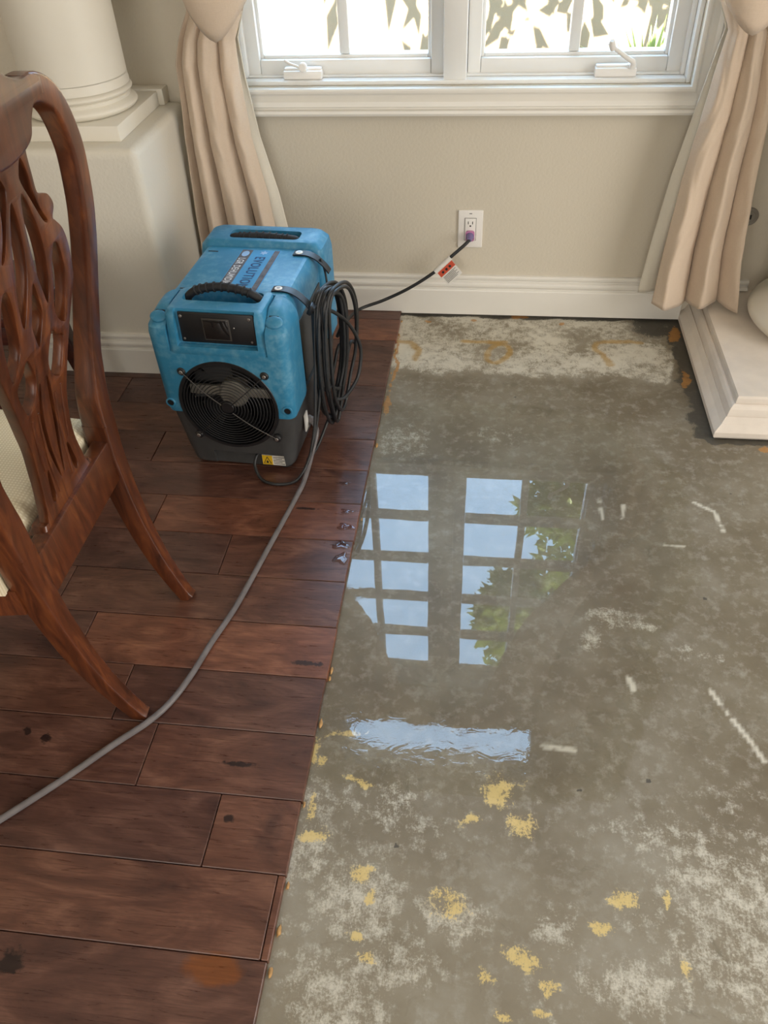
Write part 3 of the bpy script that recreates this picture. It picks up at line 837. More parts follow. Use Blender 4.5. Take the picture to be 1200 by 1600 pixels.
for (sx0, sx1) in ((-0.702, -0.147), (-0.082, 0.487)):
    sash = empty('sash', (0, 0, 0), 0, win)
    fy0, fy1 = WALL + 0.060, WALL + 0.125
    rw = 0.036
    for b in rect_frame(sx0, sx1, sash_z0, sash_z1, rw, fy0, fy1, 0.004, 0.042): mk('rail', b, M['sash'], sash, 40)
    gx0, gx1, gz0, gz1 = sx0 + rw, sx1 - rw, sash_z0 + 0.042, sash_z1 - rw
    for b in rect_frame(gx0 - .001, gx1 + .001, gz0 - .001, gz1 + .001, 0.010, fy0 + 0.016, fy1 - 0.008, 0.003): mk('glazing_bead', b, M['sash'], sash, 40)
    gx0 += 0.010; gx1 -= 0.010; gz0 += 0.010; gz1 -= 0.010
    mxx = (gx0 + gx1) / 2; mw = 0.0145
    mk('muntin', box(mxx - mw, mxx + mw, fy0 + 0.014, fy1 - 0.008, gz0, gz1, 0.004), M['sash'], sash, 40)
    hz = [gz0 + (gz1 - gz0) * k / 5 for k in range(6)]
    for k in range(1, 5): mk('muntin', box(gx0, gx1, fy0 + 0.015, fy1 - 0.009, hz[k] - mw, hz[k] + mw, 0.004), M['sash'], sash, 40)
    for k in range(5):
        for (pa, pb) in ((gx0 - .004, mxx - mw + .004), (mxx + mw - .004, gx1 + .004)):
            za = hz[k] + (mw - .004 if k else -.004); zb = hz[k + 1] - (mw - .004 if k < 4 else -.004)
            mk('pane', pane_geo(pa, pb, za, zb), M['glass'], sash)
# crank operators
def crank(cx, folded):
    c = empty('window_crank', (cx, WALL + 0.045, WZ0 + 0.014), 0, win)
    mk('housing', box(-0.055, 0.055, -0.020, 0.012, -0.002, 0.020, 0.004), M['white'], c, 40)
    mk('cover_ridge', box(-0.052, 0.052, -0.012, 0.010, 0.018, 0.026, 0.003), M['white'], c, 40)
    if folded:
        arm = catmull([(0.012, -0.022, 0.022), (0.0, -0.028, 0.030), (-0.03, -0.026, 0.040), (-0.046, -0.022, 0.048)], 5)
        mk('arm', tube(arm, 0.0038, 8), M['white'], c, 60)
        mk('knob', disc((0.004, -0.018, 0.030), (0, -1, 0.1), 0.012, 0.014, 20, 0.003), M['white'], c, 40)
    else:
        arm = catmull([(0.040, -0.020, 0.022), (0.040, -0.028, 0.036), (0.022, -0.034, 0.048), (-0.020, -0.040, 0.076)], 6)
        mk('arm', tube(arm, [0.008 - 0.0028 * k / 18 for k in range(len(arm))], 10), M['white'], c, 60)
        mk('knob', tube([(-0.018, -0.039, 0.070), (-0.023, -0.046, 0.084), (-0.024, -0.050, 0.092)], [0.008, 0.0095, 0.006], 12), M['white'], c, 60)
        mk('pivot', disc((0.040, -0.010, 0.018), (0, 0, 1), 0.013, 0.012, 20, 0.003), M['white'], c, 40)
crank(-0.54, True); crank(0.315, False)

win2 = empty('window_2', (0, 0, 0))
tag(win2, 'wide single-pane transom window high above the casement', kind='structure')
for s_ in casing_side(TX0, TX1, TZ0, TZ1, 0.066): fix_normals(mk('casing', s_, M['trim'], win2, 25))
for b in rect_frame(TX0, TX1, TZ0, TZ1, 0.03, WALL + 0.03, WALL + 0.12): mk('frame_bar', b, M['sash'], win2, 40)
mk('pane', pane_geo(TX0 + .028, TX1 - .028, TZ0 + .028, TZ1 - .028), M['glass'], win2)

# ------------------------------------------------------------------ outlet
out = empty('wall_outlet', (-0.0565, WALL, 0.2915))
tag(out, 'white double power outlet with a cord plugged in', 'outlet')
pl = mk('cover_plate', box(-0.0375, 0.0375, -0.0065, 0.0, -0.0585, 0.0585, 0.003, 3), M['white'], out, 40)
mk('receptacle', box(-0.0165, 0.0165, -0.0095, -0.004, -0.034, 0.034, 0.0012, 2), M['white'], out, 40)
mk('reveal', box(-0.0178, 0.0178, -0.0068, -0.004, -0.0353, 0.0353), M['bezel'], out)
for sz in (0.018, -0.018):
    for sx in (-0.0065, 0.0065):
        mk('slot', box(sx - 0.0011, sx + 0.0011, -0.0098, -0.009, sz - 0.001, sz + 0.0075), M['ink'], out)
    mk('ground_hole', disc((0, -0.0092, sz - 0.0065), (0, -1, 0), 0.0026, 0.0006, 12), M['ink'], out)
mk('reset_mark', box(-0.004, 0.004, -0.0069, -0.0062, 0.0475, 0.0495), M['ink'], out)

# round steel plate at the right
kv = empty('gas_key_plate', (0.749, WALL, 0.338))
tag(kv, 'round steel wall plate with a square socket behind the right curtain', 'wall plate')
mk('plate', disc((0, 0, 0), (0, -1, 0), 0.027, 0.005, 40, 0.002), M['steel'], kv, 30)
mk('dish', disc((0, -0.004, 0), (0, -1, 0), 0.018, 0.0022, 32, 0.001), M['alu'], kv, 30)
mk('square_socket', box(-0.0065, 0.0065, -0.0068, -0.0058, -0.0065, 0.0065), M['ink'], kv)

# ------------------------------------------------------------------ curtains
ROD_Z, ROD_Y = 2.20, 2.29
rod = empty('curtain_rod', (-0.11, ROD_Y, ROD_Z))
tag(rod, 'dark metal curtain rod fixed above the casement window', 'curtain rod')
mk('pole', tube([(-0.98, 0, 0), (0.98, 0, 0)], 0.011, 16), M['bezel'], rod, 40)
for sx in (-1, 1):
    mk('finial', xf(lathe([(0.004, 0), (0.012, 0.004), (0.022, 0.02), (0.024, 0.032), (0.018, 0.046), (0.003, 0.054)], seg=20), Matrix.Translation((sx * 0.975, 0, 0)) @ Matrix.Rotation(sx * pi / 2, 4, 'Y')), M['bezel'], rod, 40)
    mk('bracket', tube([(sx * 0.90, WALL - ROD_Y - 0.001, 0), (sx * 0.90, 0.008, 0)], 0.008, 10), M['bezel'], rod, 40)

def interp(v, a, b): return float(np.interp(v, a, b))
def curtain(name, label, mirror, seedk, zhem, tie_x, tie_w, low_in, low_out, folds, yc_low):
    """below the tie: cloth flares to the hem; above: it sweeps to the middle of the rod.
    s = 0 at the window side edge, s = 1 at the outer edge; low_in / low_out give x at heights"""
    root = empty(name, (0, 0, 0))
    tag(root, label, 'curtain', 'linen curtains')
    TIE = 0.90
    def yoff(s, amp, ph=0.0):
        # rounded pleats
        a = pi * (folds * s + 0.06 * math.sin(7 * s + seedk)) + 0.25 + ph * 0.15
        return amp * (0.75 - 1.7 * abs(math.sin(a)) ** 0.5 + 0.22 * math.sin(2.1 * a + seedk))
    nS, nT = 150, 60
    V, Fc = [], []
    for j in range(nT + 1):
        f = j / nT
        z = TIE + (zhem - TIE) * f
        xi = interp(-z, [-q[0] for q in low_in], [q[1] for q in low_in]); xo = interp(-z, [-q[0] for q in low_out], [q[1] for q in low_out])
        amp = 0.012 + 0.026 * min(1, f * 1.25)
        for i in range(nS + 1):
            s = i / nS
            q = s + 0.022 * math.sin(2 * pi * folds * s + 1.2) * (0.4 + f)
            yy = yc_low - 0.012 * f + yoff(s, amp, 0.5 * f) + 0.03 * (1 - f) * (abs(s - .5) * 2) ** 2
            zz = z + (0.006 * math.sin(9 * s + seedk) * f)
            wr = 0.0022 * math.sin(38 * s + 13 * f + 3 * math.sin(17 * f)) * (1 - 0.4 * f)
            V.append((xi + (xo - xi) * q, min(yy + wr, WALL - 0.028), zz))
    w = nS + 1
    for j in range(nT):
        for i in range(nS): Fc.append((j * w + i, j * w + i + 1, (j + 1) * w + i + 1, (j + 1) * w + i))
    lo = mk('lower_drape', (V, Fc), M['linen'], root, 180)
    sm = lo.modifiers.new('thick', 'SOLIDIFY'); sm.thickness = 0.004; sm.offset = 0
    # pale lining showing past the window-side edge
    V, Fc = [], []
    nS2 = 14
    for j in range(nT + 1):
        f = j / nT
        z = TIE + (zhem + 0.012 - TIE) * f
        xi = interp(-z, [-q[0] for q in low_in], [q[1] for q in low_in]); xo = interp(-z, [-q[0] for q in low_out], [q[1] for q in low_out])
        for i in range(nS2 + 1):
            s = i / nS2
            sgn = -1 if xo > xi else 1
            V.append((xi + sgn * 0.030 * f * (1 - s) - sgn * 0.03 * s, min(yc_low + 0.038 + 0.012 * math.sin(3 * s + 4 * f), WALL - 0.03), z))
    w2 = nS2 + 1
    for j in range(nT):
        for i in range(nS2): Fc.append((j * w2 + i, j * w2 + i + 1, (j + 1) * w2 + i + 1, (j + 1) * w2 + i))
    li = mk('lining', (V, Fc), M['lining'], root, 180)
    sm = li.modifiers.new('thick', 'SOLIDIFY'); sm.thickness = 0.003; sm.offset = 0
    # upper sweep
    V, Fc = [], []
    top_in, top_out = (-0.105, mirror * 0.86 - 0.11)
    # heights of the window-side edge of the sweep
    ez = [0.90, 0.97, 1.10, 1.35, 1.65, 2.0, ROD_Z + 0.03]
    dt = abs(tie_x + 0.11)
    eo = [dt - 0.06, dt - 0.09, 0.50, 0.37, 0.275, 0.19, 0.012]      # distance from the window axis (x = -0.11)
    ou = [dt + 0.05, dt + 0.08, 0.5 * (dt + 0.98), 0.84, 0.86, 0.86, 0.86]
    nT2 = 70
    for j in range(nT2 + 1):
        f = j / nT2
        z = TIE + (ROD_Z + 0.03 - TIE) * f
        di = interp(z, ez, eo); do = interp(z, ez, ou)
        amp = 0.010 + 0.03 * min(1, 3 * f) 
        for i in range(nS + 1):
            s = i / nS
            x = -0.11 + mirror * (di + (do - di) * s)
            yy = ROD_Y - 0.012 + yoff(s, amp * 0.8, 1.0) * (1 if f > .05 else .7) - 0.035 * math.sin(pi * min(1, f * 2.2)) * (1 - s) * (f < .45)
            V.append((x, yy, z - 0.05 * (1 - s) * math.sin(pi * min(1, f * 1.5)) * (f < .66)))
    for j in range(nT2):
        for i in range(nS): Fc.append((j * w + i, j * w + i + 1, (j + 1) * w + i + 1, (j + 1) * w + i))
    up = mk('upper_drape', (V, Fc), M['linen'], root, 180)
    sm = up.modifiers.new('thick', 'SOLIDIFY'); sm.thickness = 0.004; sm.offset = 0
    # tie-back band: a strip wrapped around the gathered cloth, dipping at the front
    nB = 64
    ring_ = []
    for k in range(nB):
        a = 2 * pi * k / nB
        ca, sa = math.cos(a), math.sin(a)      # sa = -1 is the room side
        x = tie_x + tie_w * (abs(ca) ** 0.85) * (1 if ca > 0 else -1)
        yv = yc_low + 0.012 + 0.085 * sa * (1 if sa < 0 else 0.55)
        zl = 0.845 + 0.105 * (abs(ca) ** 1.25) + (0.06 if sa > 0 else 0) * sa
        ring_.append((x, min(yv, WALL - 0.012), zl, ca, sa))
    V, Fc = [], []
    hb = 0.135
    for (x, yv, zl, ca, sa) in ring_:
        for q in range(7):
            f = q / 6
            bulge = 0.010 * math.sin(pi * f)
            V.append((x + ca * (bulge + 0.02 * f), min(yv + sa * (bulge + 0.012 * f), WALL - 0.004), zl + hb * f))
    for k in range(nB):
        k2 = (k + 1) % nB
        for q in range(6): Fc.append((k * 7 + q, k2 * 7 + q, k2 * 7 + q + 1, k * 7 + q + 1))
    tb = mk('tieback', (V, Fc), M['linen'], root, 180)
    sm = tb.modifiers.new('thick', 'SOLIDIFY'); sm.thickness = 0.007; sm.offset = 1
    seam = [(x + ca * 0.021, min(yv + sa * 0.016 - 0.004, WALL - 0.004), zl + hb - 0.018) for (x, yv, zl, ca, sa) in ring_]
    mk('seam', tube(seam, 0.0022, 6, True), M['linen'], tb, 180)
    return root
curtain('curtain', 'beige linen curtain tied back at the left, behind the blue machine', -1, 0.3, 0.05, -0.705, 0.088,
        [(0.90, -0.655), (0.83, -0.685), (0.74, -0.685), (0.58, -0.672), (0.42, -0.642), (0.33, -0.632), (0.05, -0.60)],
        [(0.90, -0.80), (0.83, -0.835), (0.775, -0.853), (0.58, -0.862), (0.38, -0.866), (0.05, -0.864)], 3.1, 2.29)
curtain('curtain', 'beige linen curtain tied back at the right, hem resting by the column plinth', 1, 1.9, 0.125, 0.585, 0.090,
        [(0.90, 0.52), (0.838, 0.553), (0.748, 0.542), (0.643, 0.53), (0.48, 0.510), (0.297, 0.497), (0.125, 0.488)],
        [(0.90, 0.62), (0.83, 0.665), (0.65, 0.692), (0.45, 0.700), (0.276, 0.712), (0.125, 0.738)], 2.3, 2.285)

# ------------------------------------------------------------------ dehumidifier
DH = empty('dehumidifier', (-0.598, 1.527, WT), math.radians(-3.5))
tag(DH, 'blue and grey portable dehumidifier with round fan grille', 'dehumidifier')
FZ, FR = 0.208, 0.121
fan_cut = disc((0.0, 0.10, FZ), (0, -1, 0), FR, 0.2, 64)
def rs(z, hw, y0, y1, r): return (z, -hw, hw, y0, y1, r)
# grey base
base = mk('lower_housing', loft([rs(0.012, 0.128, 0.020, 0.45, 0.03), rs(0.02, 0.135, 0.014, 0.455, 0.03), rs(0.07, 0.141, 0.008, 0.462, 0.028), rs(0.186, 0.158, 0.004, 0.47, 0.026)], 5), M['grey'], DH)
fix_normals(base)
boolean_cut(base, [fan_cut, box(-0.07, 0.115, -0.02, 0.0235, -0.01, 0.058)])
smooth(base, 30)
for sx in (-1, 1):
    for yv in (0.05, 0.41):
        mk('foot', lathe([(0.014, 0.0), (0.018, 0.002), (0.018, 0.016)], sx * 0.105, yv, 16), M['rubber'], DH, 40)
# blue shell: front block, waist, rear block
fb = mk('front_housing', loft([rs(0.180, 0.161, 0.0, 0.125, 0.02), rs(0.19, 0.164, -0.002, 0.127, 0.022), rs(0.395, 0.166, -0.003, 0.128, 0.024), rs(0.408, 0.165, 0.0, 0.128, 0.026), rs(0.425, 0.158, 0.022, 0.126, 0.026), rs(0.440, 0.148, 0.042, 0.122, 0.024), rs(0.446, 0.138, 0.052, 0.116, 0.02)], 5), M['blue'], DH)
fix_normals(fb)
boolean_cut(fb, [fan_cut, box(-0.116, 0.118, -0.05, 0.11, 0.352, 0.50)])
smooth(fb, 30)
hs = mk('control_housing', loft([rs(0.338, 0.112, 0.0, 0.122, 0.012), rs(0.35, 0.120, -0.004, 0.124, 0.014), rs(0.438, 0.116, 0.004, 0.124, 0.016), rs(0.449, 0.110, 0.010, 0.120, 0.016), rs(0.452, 0.104, 0.016, 0.114, 0.014)], 5), M['blue'], DH)
fix_normals(hs)
pocket = lambda yc: loft([rs(0.405, 0.086, yc - 0.020, yc + 0.026, 0.012), rs(0.50, 0.100, yc - 0.024, yc + 0.030, 0.016)], 5)
boolean_cut(hs, [loft([(0.366, -0.094, 0.098, -0.03, 0.0145, 0.004), (0.470, -0.092, 0.096, -0.03, 0.0185, 0.004)], 3), xf(pocket(0.0), Matrix.Translation((0.002, 0.078, 0)))])
smooth(hs, 30)
wa = mk('waist_housing', loft([rs(0.180, 0.150, 0.11, 0.375, 0.012), rs(0.40, 0.151, 0.11, 0.375, 0.014), rs(0.424, 0.146, 0.112, 0.375, 0.014), rs(0.436, 0.136, 0.114, 0.375, 0.014), rs(0.438, 0.130, 0.116, 0.374, 0.012)], 5), M['blue'], DH)
smooth(fix_normals(wa), 30)
rb = mk('rear_housing', loft([rs(0.180, 0.162, 0.365, 0.478, 0.02), rs(0.41, 0.165, 0.363, 0.48, 0.022), rs(0.435, 0.160, 0.366, 0.478, 0.022), rs(0.448, 0.148, 0.372, 0.470, 0.022), rs(0.452, 0.138, 0.376, 0.464, 0.02)], 5), M['blue'], DH)
fix_normals(rb)
boolean_cut(rb, [xf(pocket(0.0), Matrix.Translation((0.004, 0.412, 0)))])
smooth(rb, 30)
# corner pads with finger notches on the shoulders
for sx in (-1, 1):
    pad = lathe([(0.0008 + 0.02 * math.sin(q * pi / 16), 0.006 * math.cos(q * pi / 16)) for q in range(9)], seg=24)
    mk('shoulder_pad', xf(pad, Matrix.Translation((sx * 0.136, 0.022, 0.4265)) @ Matrix.Rotation(math.radians(38), 4, 'X') @ Matrix.Scale(0.72, 4, (0, 1, 0))), M['blue'], DH, 60)
    mk('finger_slot', xf(box(-0.011, 0.011, -0.0018, 0.0018, 0.0, 0.0015, 0.0006), Matrix.Translation((sx * 0.134, 0.0335, 0.4345)) @ Matrix.Rotation(math.radians(38), 4, 'X')), M['black'], DH, 40)
    mk('bolt_recess', disc((sx * 0.147, -0.0015, 0.207), (0, -1, 0), 0.0085, 0.0012, 20), M['black'], DH, 30)
    mk('bolt_boss', xf(lathe([(0.0085, 0), (0.0125, 0.0), (0.0115, 0.003), (0.0085, 0.003)], seg=24, cap=False), Matrix.Translation((sx * 0.147, -0.002, 0.207)) @ Matrix.Rotation(pi / 2, 4, 'X')), M['blue'], DH, 40)
    for yv in (0.135, 0.335):
        mk('vent_slot', box(sx * 0.112 - 0.013, sx * 0.112 + 0.013, yv - 0.0018, yv + 0.0018, 0.4372, 0.4388), M['black'], DH) if sx < 0 else None
# control panel
pan = mk('control_panel', xf(box(-0.087, 0.091, -0.003, 0.003, -0.037, 0.037, 0.003, 2), Matrix.Translation((0.002, 0.0125, 0.409)) @ Matrix.Rotation(math.radians(-3), 4, 'X')), M['black'], DH, 40)
mk('display_frame', box(-0.028, 0.036, 0.0075, 0.0100, 0.381, 0.435, 0.001), M['bezel'], pan, 40)
mk('display', box(-0.025, 0.033, 0.0062, 0.0090, 0.384, 0.432, 0.001), M['screen'], pan, 40)
for sx, sz in ((-0.077, 0.381), (0.083, 0.381), (-0.077, 0.437), (0.083, 0.437), (0.045, 0.414)):
    mk('screw', disc((sx, 0.0108, sz), (0, -1, 0), 0.0036 if sx != 0.045 else 0.0018, 0.003, 12, 0.001), M['steel'], pan, 40)
# handles with ribbed grips
def handle(yc, zend, ztop, name, bow):
    pts = catmull([(-0.090, yc, zend - 0.012), (-0.082, yc, zend + 0.004), (-0.055, yc - bow * .5, zend + (ztop - zend) * 0.7), (0.0, yc - bow, ztop), (0.055, yc - bow * .5, zend + (ztop - zend) * 0.7), (0.085, yc, zend + 0.004), (0.094, yc, zend - 0.012)], 10)
    h = mk(name, tube(pts, 0.0095, 12), M['rubber'], DH, 60)
    n = len(pts)
    for k in range(9):
        i = int(n * (0.30 + 0.40 * k / 8))
        d = (pts[i + 1] - pts[i - 1]).normalized()
        q = Vector((0, 0, 1)).rotation_difference(d).to_matrix().to_4x4()
        mk('grip_rib', xf(lathe([(0.009, -0.0026), (0.0118, -0.0014), (0.0118, 0.0014), (0.009, 0.0026)], seg=14), Matrix.Translation(pts[i]) @ q), M['rubber'], h, 40)
handle(0.088, 0.443, 0.472, 'front_handle', 0.0)
handle(0.408, 0.440, 0.450, 'rear_handle', 0.0)
# fan bay
mk('fan_bay', xf(join(lathe([(FR - 0.001, -0.004), (FR - 0.001, 0.09)], seg=64, cap=False), lathe([(FR, 0.09), (0.001, 0.09)], seg=64, cap=False)), Matrix.Translation((0, 0.0, FZ)) @ Matrix.Rotation(-pi / 2, 4, 'X')), M['black'], DH, 40)
rim = mk('fan_ring', xf(lathe([(FR - 0.005, 0.0), (FR - 0.005, 0.006), (FR + 0.002, 0.006), (FR + 0.004, 0.003), (FR + 0.004, 0.0)], seg=64, cap=False), Matrix.Translation((0, 0.002, FZ)) @ Matrix.Rotation(pi / 2, 4, 'X')), M['black'], DH, 40)
br = mk('motor_bracket', box(-0.112, 0.112, 0.042, 0.052, FZ - 0.002, FZ + 0.024, 0.002), M['alu'], DH, 40)
mk('motor', xf(lathe([(0.001, 0.0), (0.030, 0.0), (0.037, 0.006), (0.038, 0.05)], seg=36), Matrix.Translation((0, 0.034, FZ + 0.006)) @ Matrix.Rotation(-pi / 2, 4, 'X')), M['alu'], DH, 40)
for k in range(7):
    a = 2 * pi * k / 7 + 0.3
    V = []
    for r, tw, wd in ((0.036, 0.75, 0.020), (0.07, 0.55, 0.032), (0.108, 0.4, 0.040)):
        for s in (-1, 1):
            V.append((r, s * wd * math.cos(tw), s * wd * math.sin(tw) * 0.55))
    V2 = [(x, yv, z + 0.0025) for x, yv, z in V]
    Fb = [(0, 1, 3, 2), (2, 3, 5, 4), (6, 8, 9, 7), (8, 10, 11, 9), (0, 2, 8, 6), (2, 4, 10, 8), (1, 7, 9, 3), (3, 9, 11, 5), (4, 5, 11, 10), (0, 6, 7, 1)]
    mk('fan_blade', xf((V + V2, Fb), Matrix.Translation((0, 0.066, FZ)) @ Matrix.Rotation(pi / 2, 4, 'X') @ Matrix.Rotation(a, 4, 'Z')), M['black'], DH, 40)
guard = mk('fan_guard', disc((0, -0.006, FZ), (0, -1, 0), 0.016, 0.005, 28, 0.002), M['black'], DH, 40)
for k in range(13):
    r = 0.020 + 0.0076 * k
    yv = -0.006 - 0.010 * math.cos(r / 0.115 * pi / 2)
    ring_ = [(r * math.cos(2 * pi * q / 48), yv + 0.006, FZ + r * math.sin(2 * pi * q / 48)) for q in range(48)]
    mk('guard_ring', tube(ring_, 0.00115, 5, True), M['rubber'], guard, 60)
lugs = [(-0.100, 0.090), (0.103, 0.093), (-0.092, -0.092), (0.110, -0.086)]
for k, (lx, lz) in enumerate(lugs):
    pts = [(lx, -0.006, FZ + lz), (lx * 0.5, -0.016, FZ + lz * 0.5), (lx * 0.12, -0.016, FZ + lz * 0.12)]
    mk('guard_spoke', tube(catmull(pts, 5), 0.0013, 6), M['bezel'] if k in (0, 3) else M['black'], guard, 60)
    lg = mk('guard_lug', disc((lx, 0.002, FZ + lz), (0, -1, 0), 0.0105, 0.009, 18, 0.003), M['black'], guard, 40)
    lg2 = mk('screw', disc((lx, -0.0066, FZ + lz), (0, -1, 0), 0.0048, 0.003, 14, 0.001), M['steel'], guard, 40)
# warning sticker on the front of the base
st = mk('warning_sticker', box(0.052, 0.114, 0.021, 0.0232, 0.016, 0.046), M['paper'], DH)
mk('sticker_field', box(0.0525, 0.079, 0.0204, 0.0212, 0.0165, 0.0455), M['yellow'], st)
mk('warning_triangle', ([(0.055, 0.0200, 0.020), (0.0765, 0.0200, 0.020), (0.06575, 0.0200, 0.043)], [(0, 1, 2)]), M['ink'], st)
mk('triangle_field', ([(0.0578, 0.0197, 0.0215), (0.0737, 0.0197, 0.0215), (0.06575, 0.0197, 0.0390)], [(0, 1, 2)]), M['yellow'], st)
mk('flame_mark', ([(0.0657 + a, 0.0194, 0.0225 + b) for a, b in [(-0.0020, 0), (0.0020, 0), (0.0036, 0.003), (0.0024, 0.0065), (0.0012, 0.0048), (0.0006, 0.0105), (-0.0020, 0.0065), (-0.0028, 0.0046), (-0.0036, 0.0025)]], [tuple(range(9))]), M['ink'], st)
for k in range(5):
    mk('print_line', box(0.082, 0.111 - 0.006 * (k % 2), 0.0204, 0.0211, 0.020 + 0.0052 * k, 0.0215 + 0.0052 * k), M['bezel'], st)
# top label: strips and lettering run from the rear handle towards the front
ZL = 0.4382
lab = mk('top_label', box(-0.040, 0.062, 0.128, 0.352, ZL - 0.0004, ZL + 0.0002), M['skyblue'], DH)
mk('name_strip', box(-0.038, -0.010, 0.13, 0.35, ZL + 0.0002, ZL + 0.0005), M['strip'], lab)
mk('edge_strip', box(0.046, 0.060, 0.13, 0.35, ZL + 0.0002, ZL + 0.0005), M['strip'], lab)
RT = Matrix.Rotation(-pi / 2, 4, 'Z')
def lay(txt, size, x, yv, mat, bold=0.0, sx=1.0):
    return mk('lettering', xf(text_mesh(txt, size, bold, 0.0, 'LEFT', sx), Matrix.Translation((x, yv, ZL + 0.0009)) @ RT), mat, lab)
lay('LGR DEHUMIDIFIER', 0.025, -0.033, 0.304, M['letter'], 0.0004, 0.68)
lay('EVOLUTION', 0.036, 0.008, 0.314, M['navy'], 0.0005, 0.76)
mk('oval_logo', ([(-0.024 + 0.0095 * math.cos(a), 0.328 + 0.015 * math.sin(a), ZL + 0.0008) for a in np.linspace(0, 2 * pi, 25)[:-1]], [tuple(range(24))]), M['logo'], lab)
mk('star_mark', ([(0.022 + (0.012 if k % 2 else 0.006) * math.cos(k * pi / 6), 0.336 + (0.012 if k % 2 else 0.006) * math.sin(k * pi / 6), ZL + 0.0008) for k in range(12)], [tuple(range(12))]), M['logo'], lab)
# side label stickers
mk('side_sticker', box(0.1500, 0.1530, 0.10, 0.125, 0.07, 0.12), M['paper'], DH)
mk('side_sticker', box(0.1515, 0.1525, 0.20, 0.24, 0.19, 0.27), M['paper'], DH)
mk('side_grille_panel', box(0.150, 0.1535, 0.15, 0.35, 0.19, 0.36, 0.001), M['grey'], DH, 40)
# straps with snaps and buckle
def strap(yv, z0, label_):
    pts = [(0.098, yv, z0), (0.122, yv, z0 + 0.001), (0.140, yv, z0 - 0.002), (0.158, yv, z0 - 0.012), (0.176, yv, z0 - 0.030), (0.186, yv, z0 - 0.045)]
    P = catmull(pts, 4)
    V, Fc = [], []
    hw = 0.0125
    for i, p in enumerate(P):
        d = (P[min(i + 1, len(P) - 1)] - P[max(i - 1, 0)]).normalized()
        nrm = Vector((-d.z, 0, d.x)) * 0.0014
        for (dy, s) in ((-hw, 1), (hw, 1), (hw, -1), (-hw, -1)):
            V.append((p.x + s * nrm.x, p.y + dy, p.z + 0.0014 + s * nrm.z))
    for i in range(len(P) - 1):
        for k in range(4): Fc.append((i * 4 + k, i * 4 + (k + 1) % 4, i * 4 + 4 + (k + 1) % 4, i * 4 + 4 + k))
    Fc += [(3, 2, 1, 0), tuple(len(V) - 4 + k for k in range(4))]
    s = fix_normals(mk('cord_strap', (V, Fc), M['black'], DH, 40))
    mk('snap', disc((0.112, yv, z0 + 0.002), (0, 0, 1), 0.0095, 0.003, 24, 0.001), M['white'], s, 40)
    mk('snap_ring', disc((0.112, yv, z0 + 0.0046), (0, 0, 1), 0.0042, 0.0009, 18), M['steel'], s, 40)
    return s
s1 = strap(0.150, 0.439, 'a')
s2 = strap(0.340, 0.439, 'b')
mk('buckle', xf(box(-0.006, 0.006, -0.016, 0.016, -0.013, 0.013, 0.003, 2), Matrix.Translation((0.187, 0.150, 0.397)) @ Matrix.Rotation(0.5, 4, 'Y')), M['black'], s1, 40)
mk('buckle_bar', xf(box(-0.003, 0.003, -0.018, 0.018, -0.004, 0.004, 0.001, 2), Matrix.Translation((0.196, 0.150, 0.402)) @ Matrix.Rotation(0.5, 4, 'Y')), M['rubber'], s1, 40)

# ------------------------------------------------------------------ power cord (coil, lead, plug, tag)
dhM = Matrix.Translation((-0.598, 1.527, WT)) @ Matrix.Rotation(math.radians(-3.5), 4, 'Z')
def W(p): return tuple(dhM @ Vector(p))
cord = empty('power_cord', W((0.21, 0.15, 0.0)))
tag(cord, 'coiled black power cord strapped to the blue machine and plugged into the wall', 'power cord')
def cmk(name, vf, mat, sm=60, parent=None):
    o = mk(name, vf, mat, None, sm)
    if parent is None:
        o.parent = cord; o.matrix_parent_inverse = Matrix.Translation(cord.location).inverted()
    else:
        o.parent = parent; o.matrix_parent_inverse = Matrix.Identity(4)
    return o
rnd = random.Random(5)
CR = 0.0046
for k in range(8):
    ztop = 0.418 + rnd.uniform(-0.006, 0.010); zbot = 0.055 + rnd.uniform(-0.01, 0.09)
    ya = 0.120 + rnd.uniform(-0.015, 0.02); yb = 0.27 + rnd.uniform(-0.05, 0.075)
    xo = 0.190 + 0.0055 * k
    pts = [(xo, 0.152 + 0.006 * rnd.uniform(-1, 1), 0.400), (xo + 0.01, 0.19, ztop), (xo + 0.022, (0.19 + yb) / 2 + .015, ztop - 0.03), (xo + 0.026, yb, 0.31), (xo + 0.018, yb + 0.005, 0.20), (xo + 0.006, yb - 0.02, zbot + 0.07),
           (xo - 0.004, (ya + yb) / 2, zbot), (xo - 0.004, ya + 0.02, zbot + 0.06), (xo - 0.004, ya, 0.20), (xo - 0.004, ya + 0.012, 0.31)]
    cmk('coil_loop', tube([W(p) for p in catmull(pts, 8, True)], CR, 8, True), M['cord'])
# loose loop that swings clear of the coil
loose = catmull([(0.215, 0.165, 0.385), (0.228, 0.20, 0.36), (0.250, 0.25, 0.30), (0.268, 0.275, 0.22), (0.262, 0.25, 0.15), (0.240, 0.19, 0.125), (0.22, 0.16, 0.135)], 10)
cmk('loose_loop', tube([W(p) for p in loose], CR, 8), M['cord'])
# tail running under the front edge to the strain relief
tail = catmull([(0.197, 0.125, 0.20), (0.185, 0.085, 0.10), (0.172, 0.03, 0.035), (0.150, -0.02, 0.006), (0.105, -0.040, 0.005), (0.062, -0.030, 0.008), (0.040, -0.006, 0.028), (0.040, 0.012, 0.045), (0.044, 0.022, 0.048)], 8)
cmk('tail', tube([W(p) for p in tail], CR * 0.85, 8), M['cord'])
tail2 = catmull([(0.192, 0.15, 0.39), (0.190, 0.115, 0.25), (0.186, 0.075, 0.12), (0.176, 0.045, 0.05), (0.165, 0.05, 0.02), (0.18, 0.10, 0.03), (0.20, 0.17, 0.08)], 8)
cmk('tail', tube([W(p) for p in tail2], CR * 0.85, 8), M['cord'])
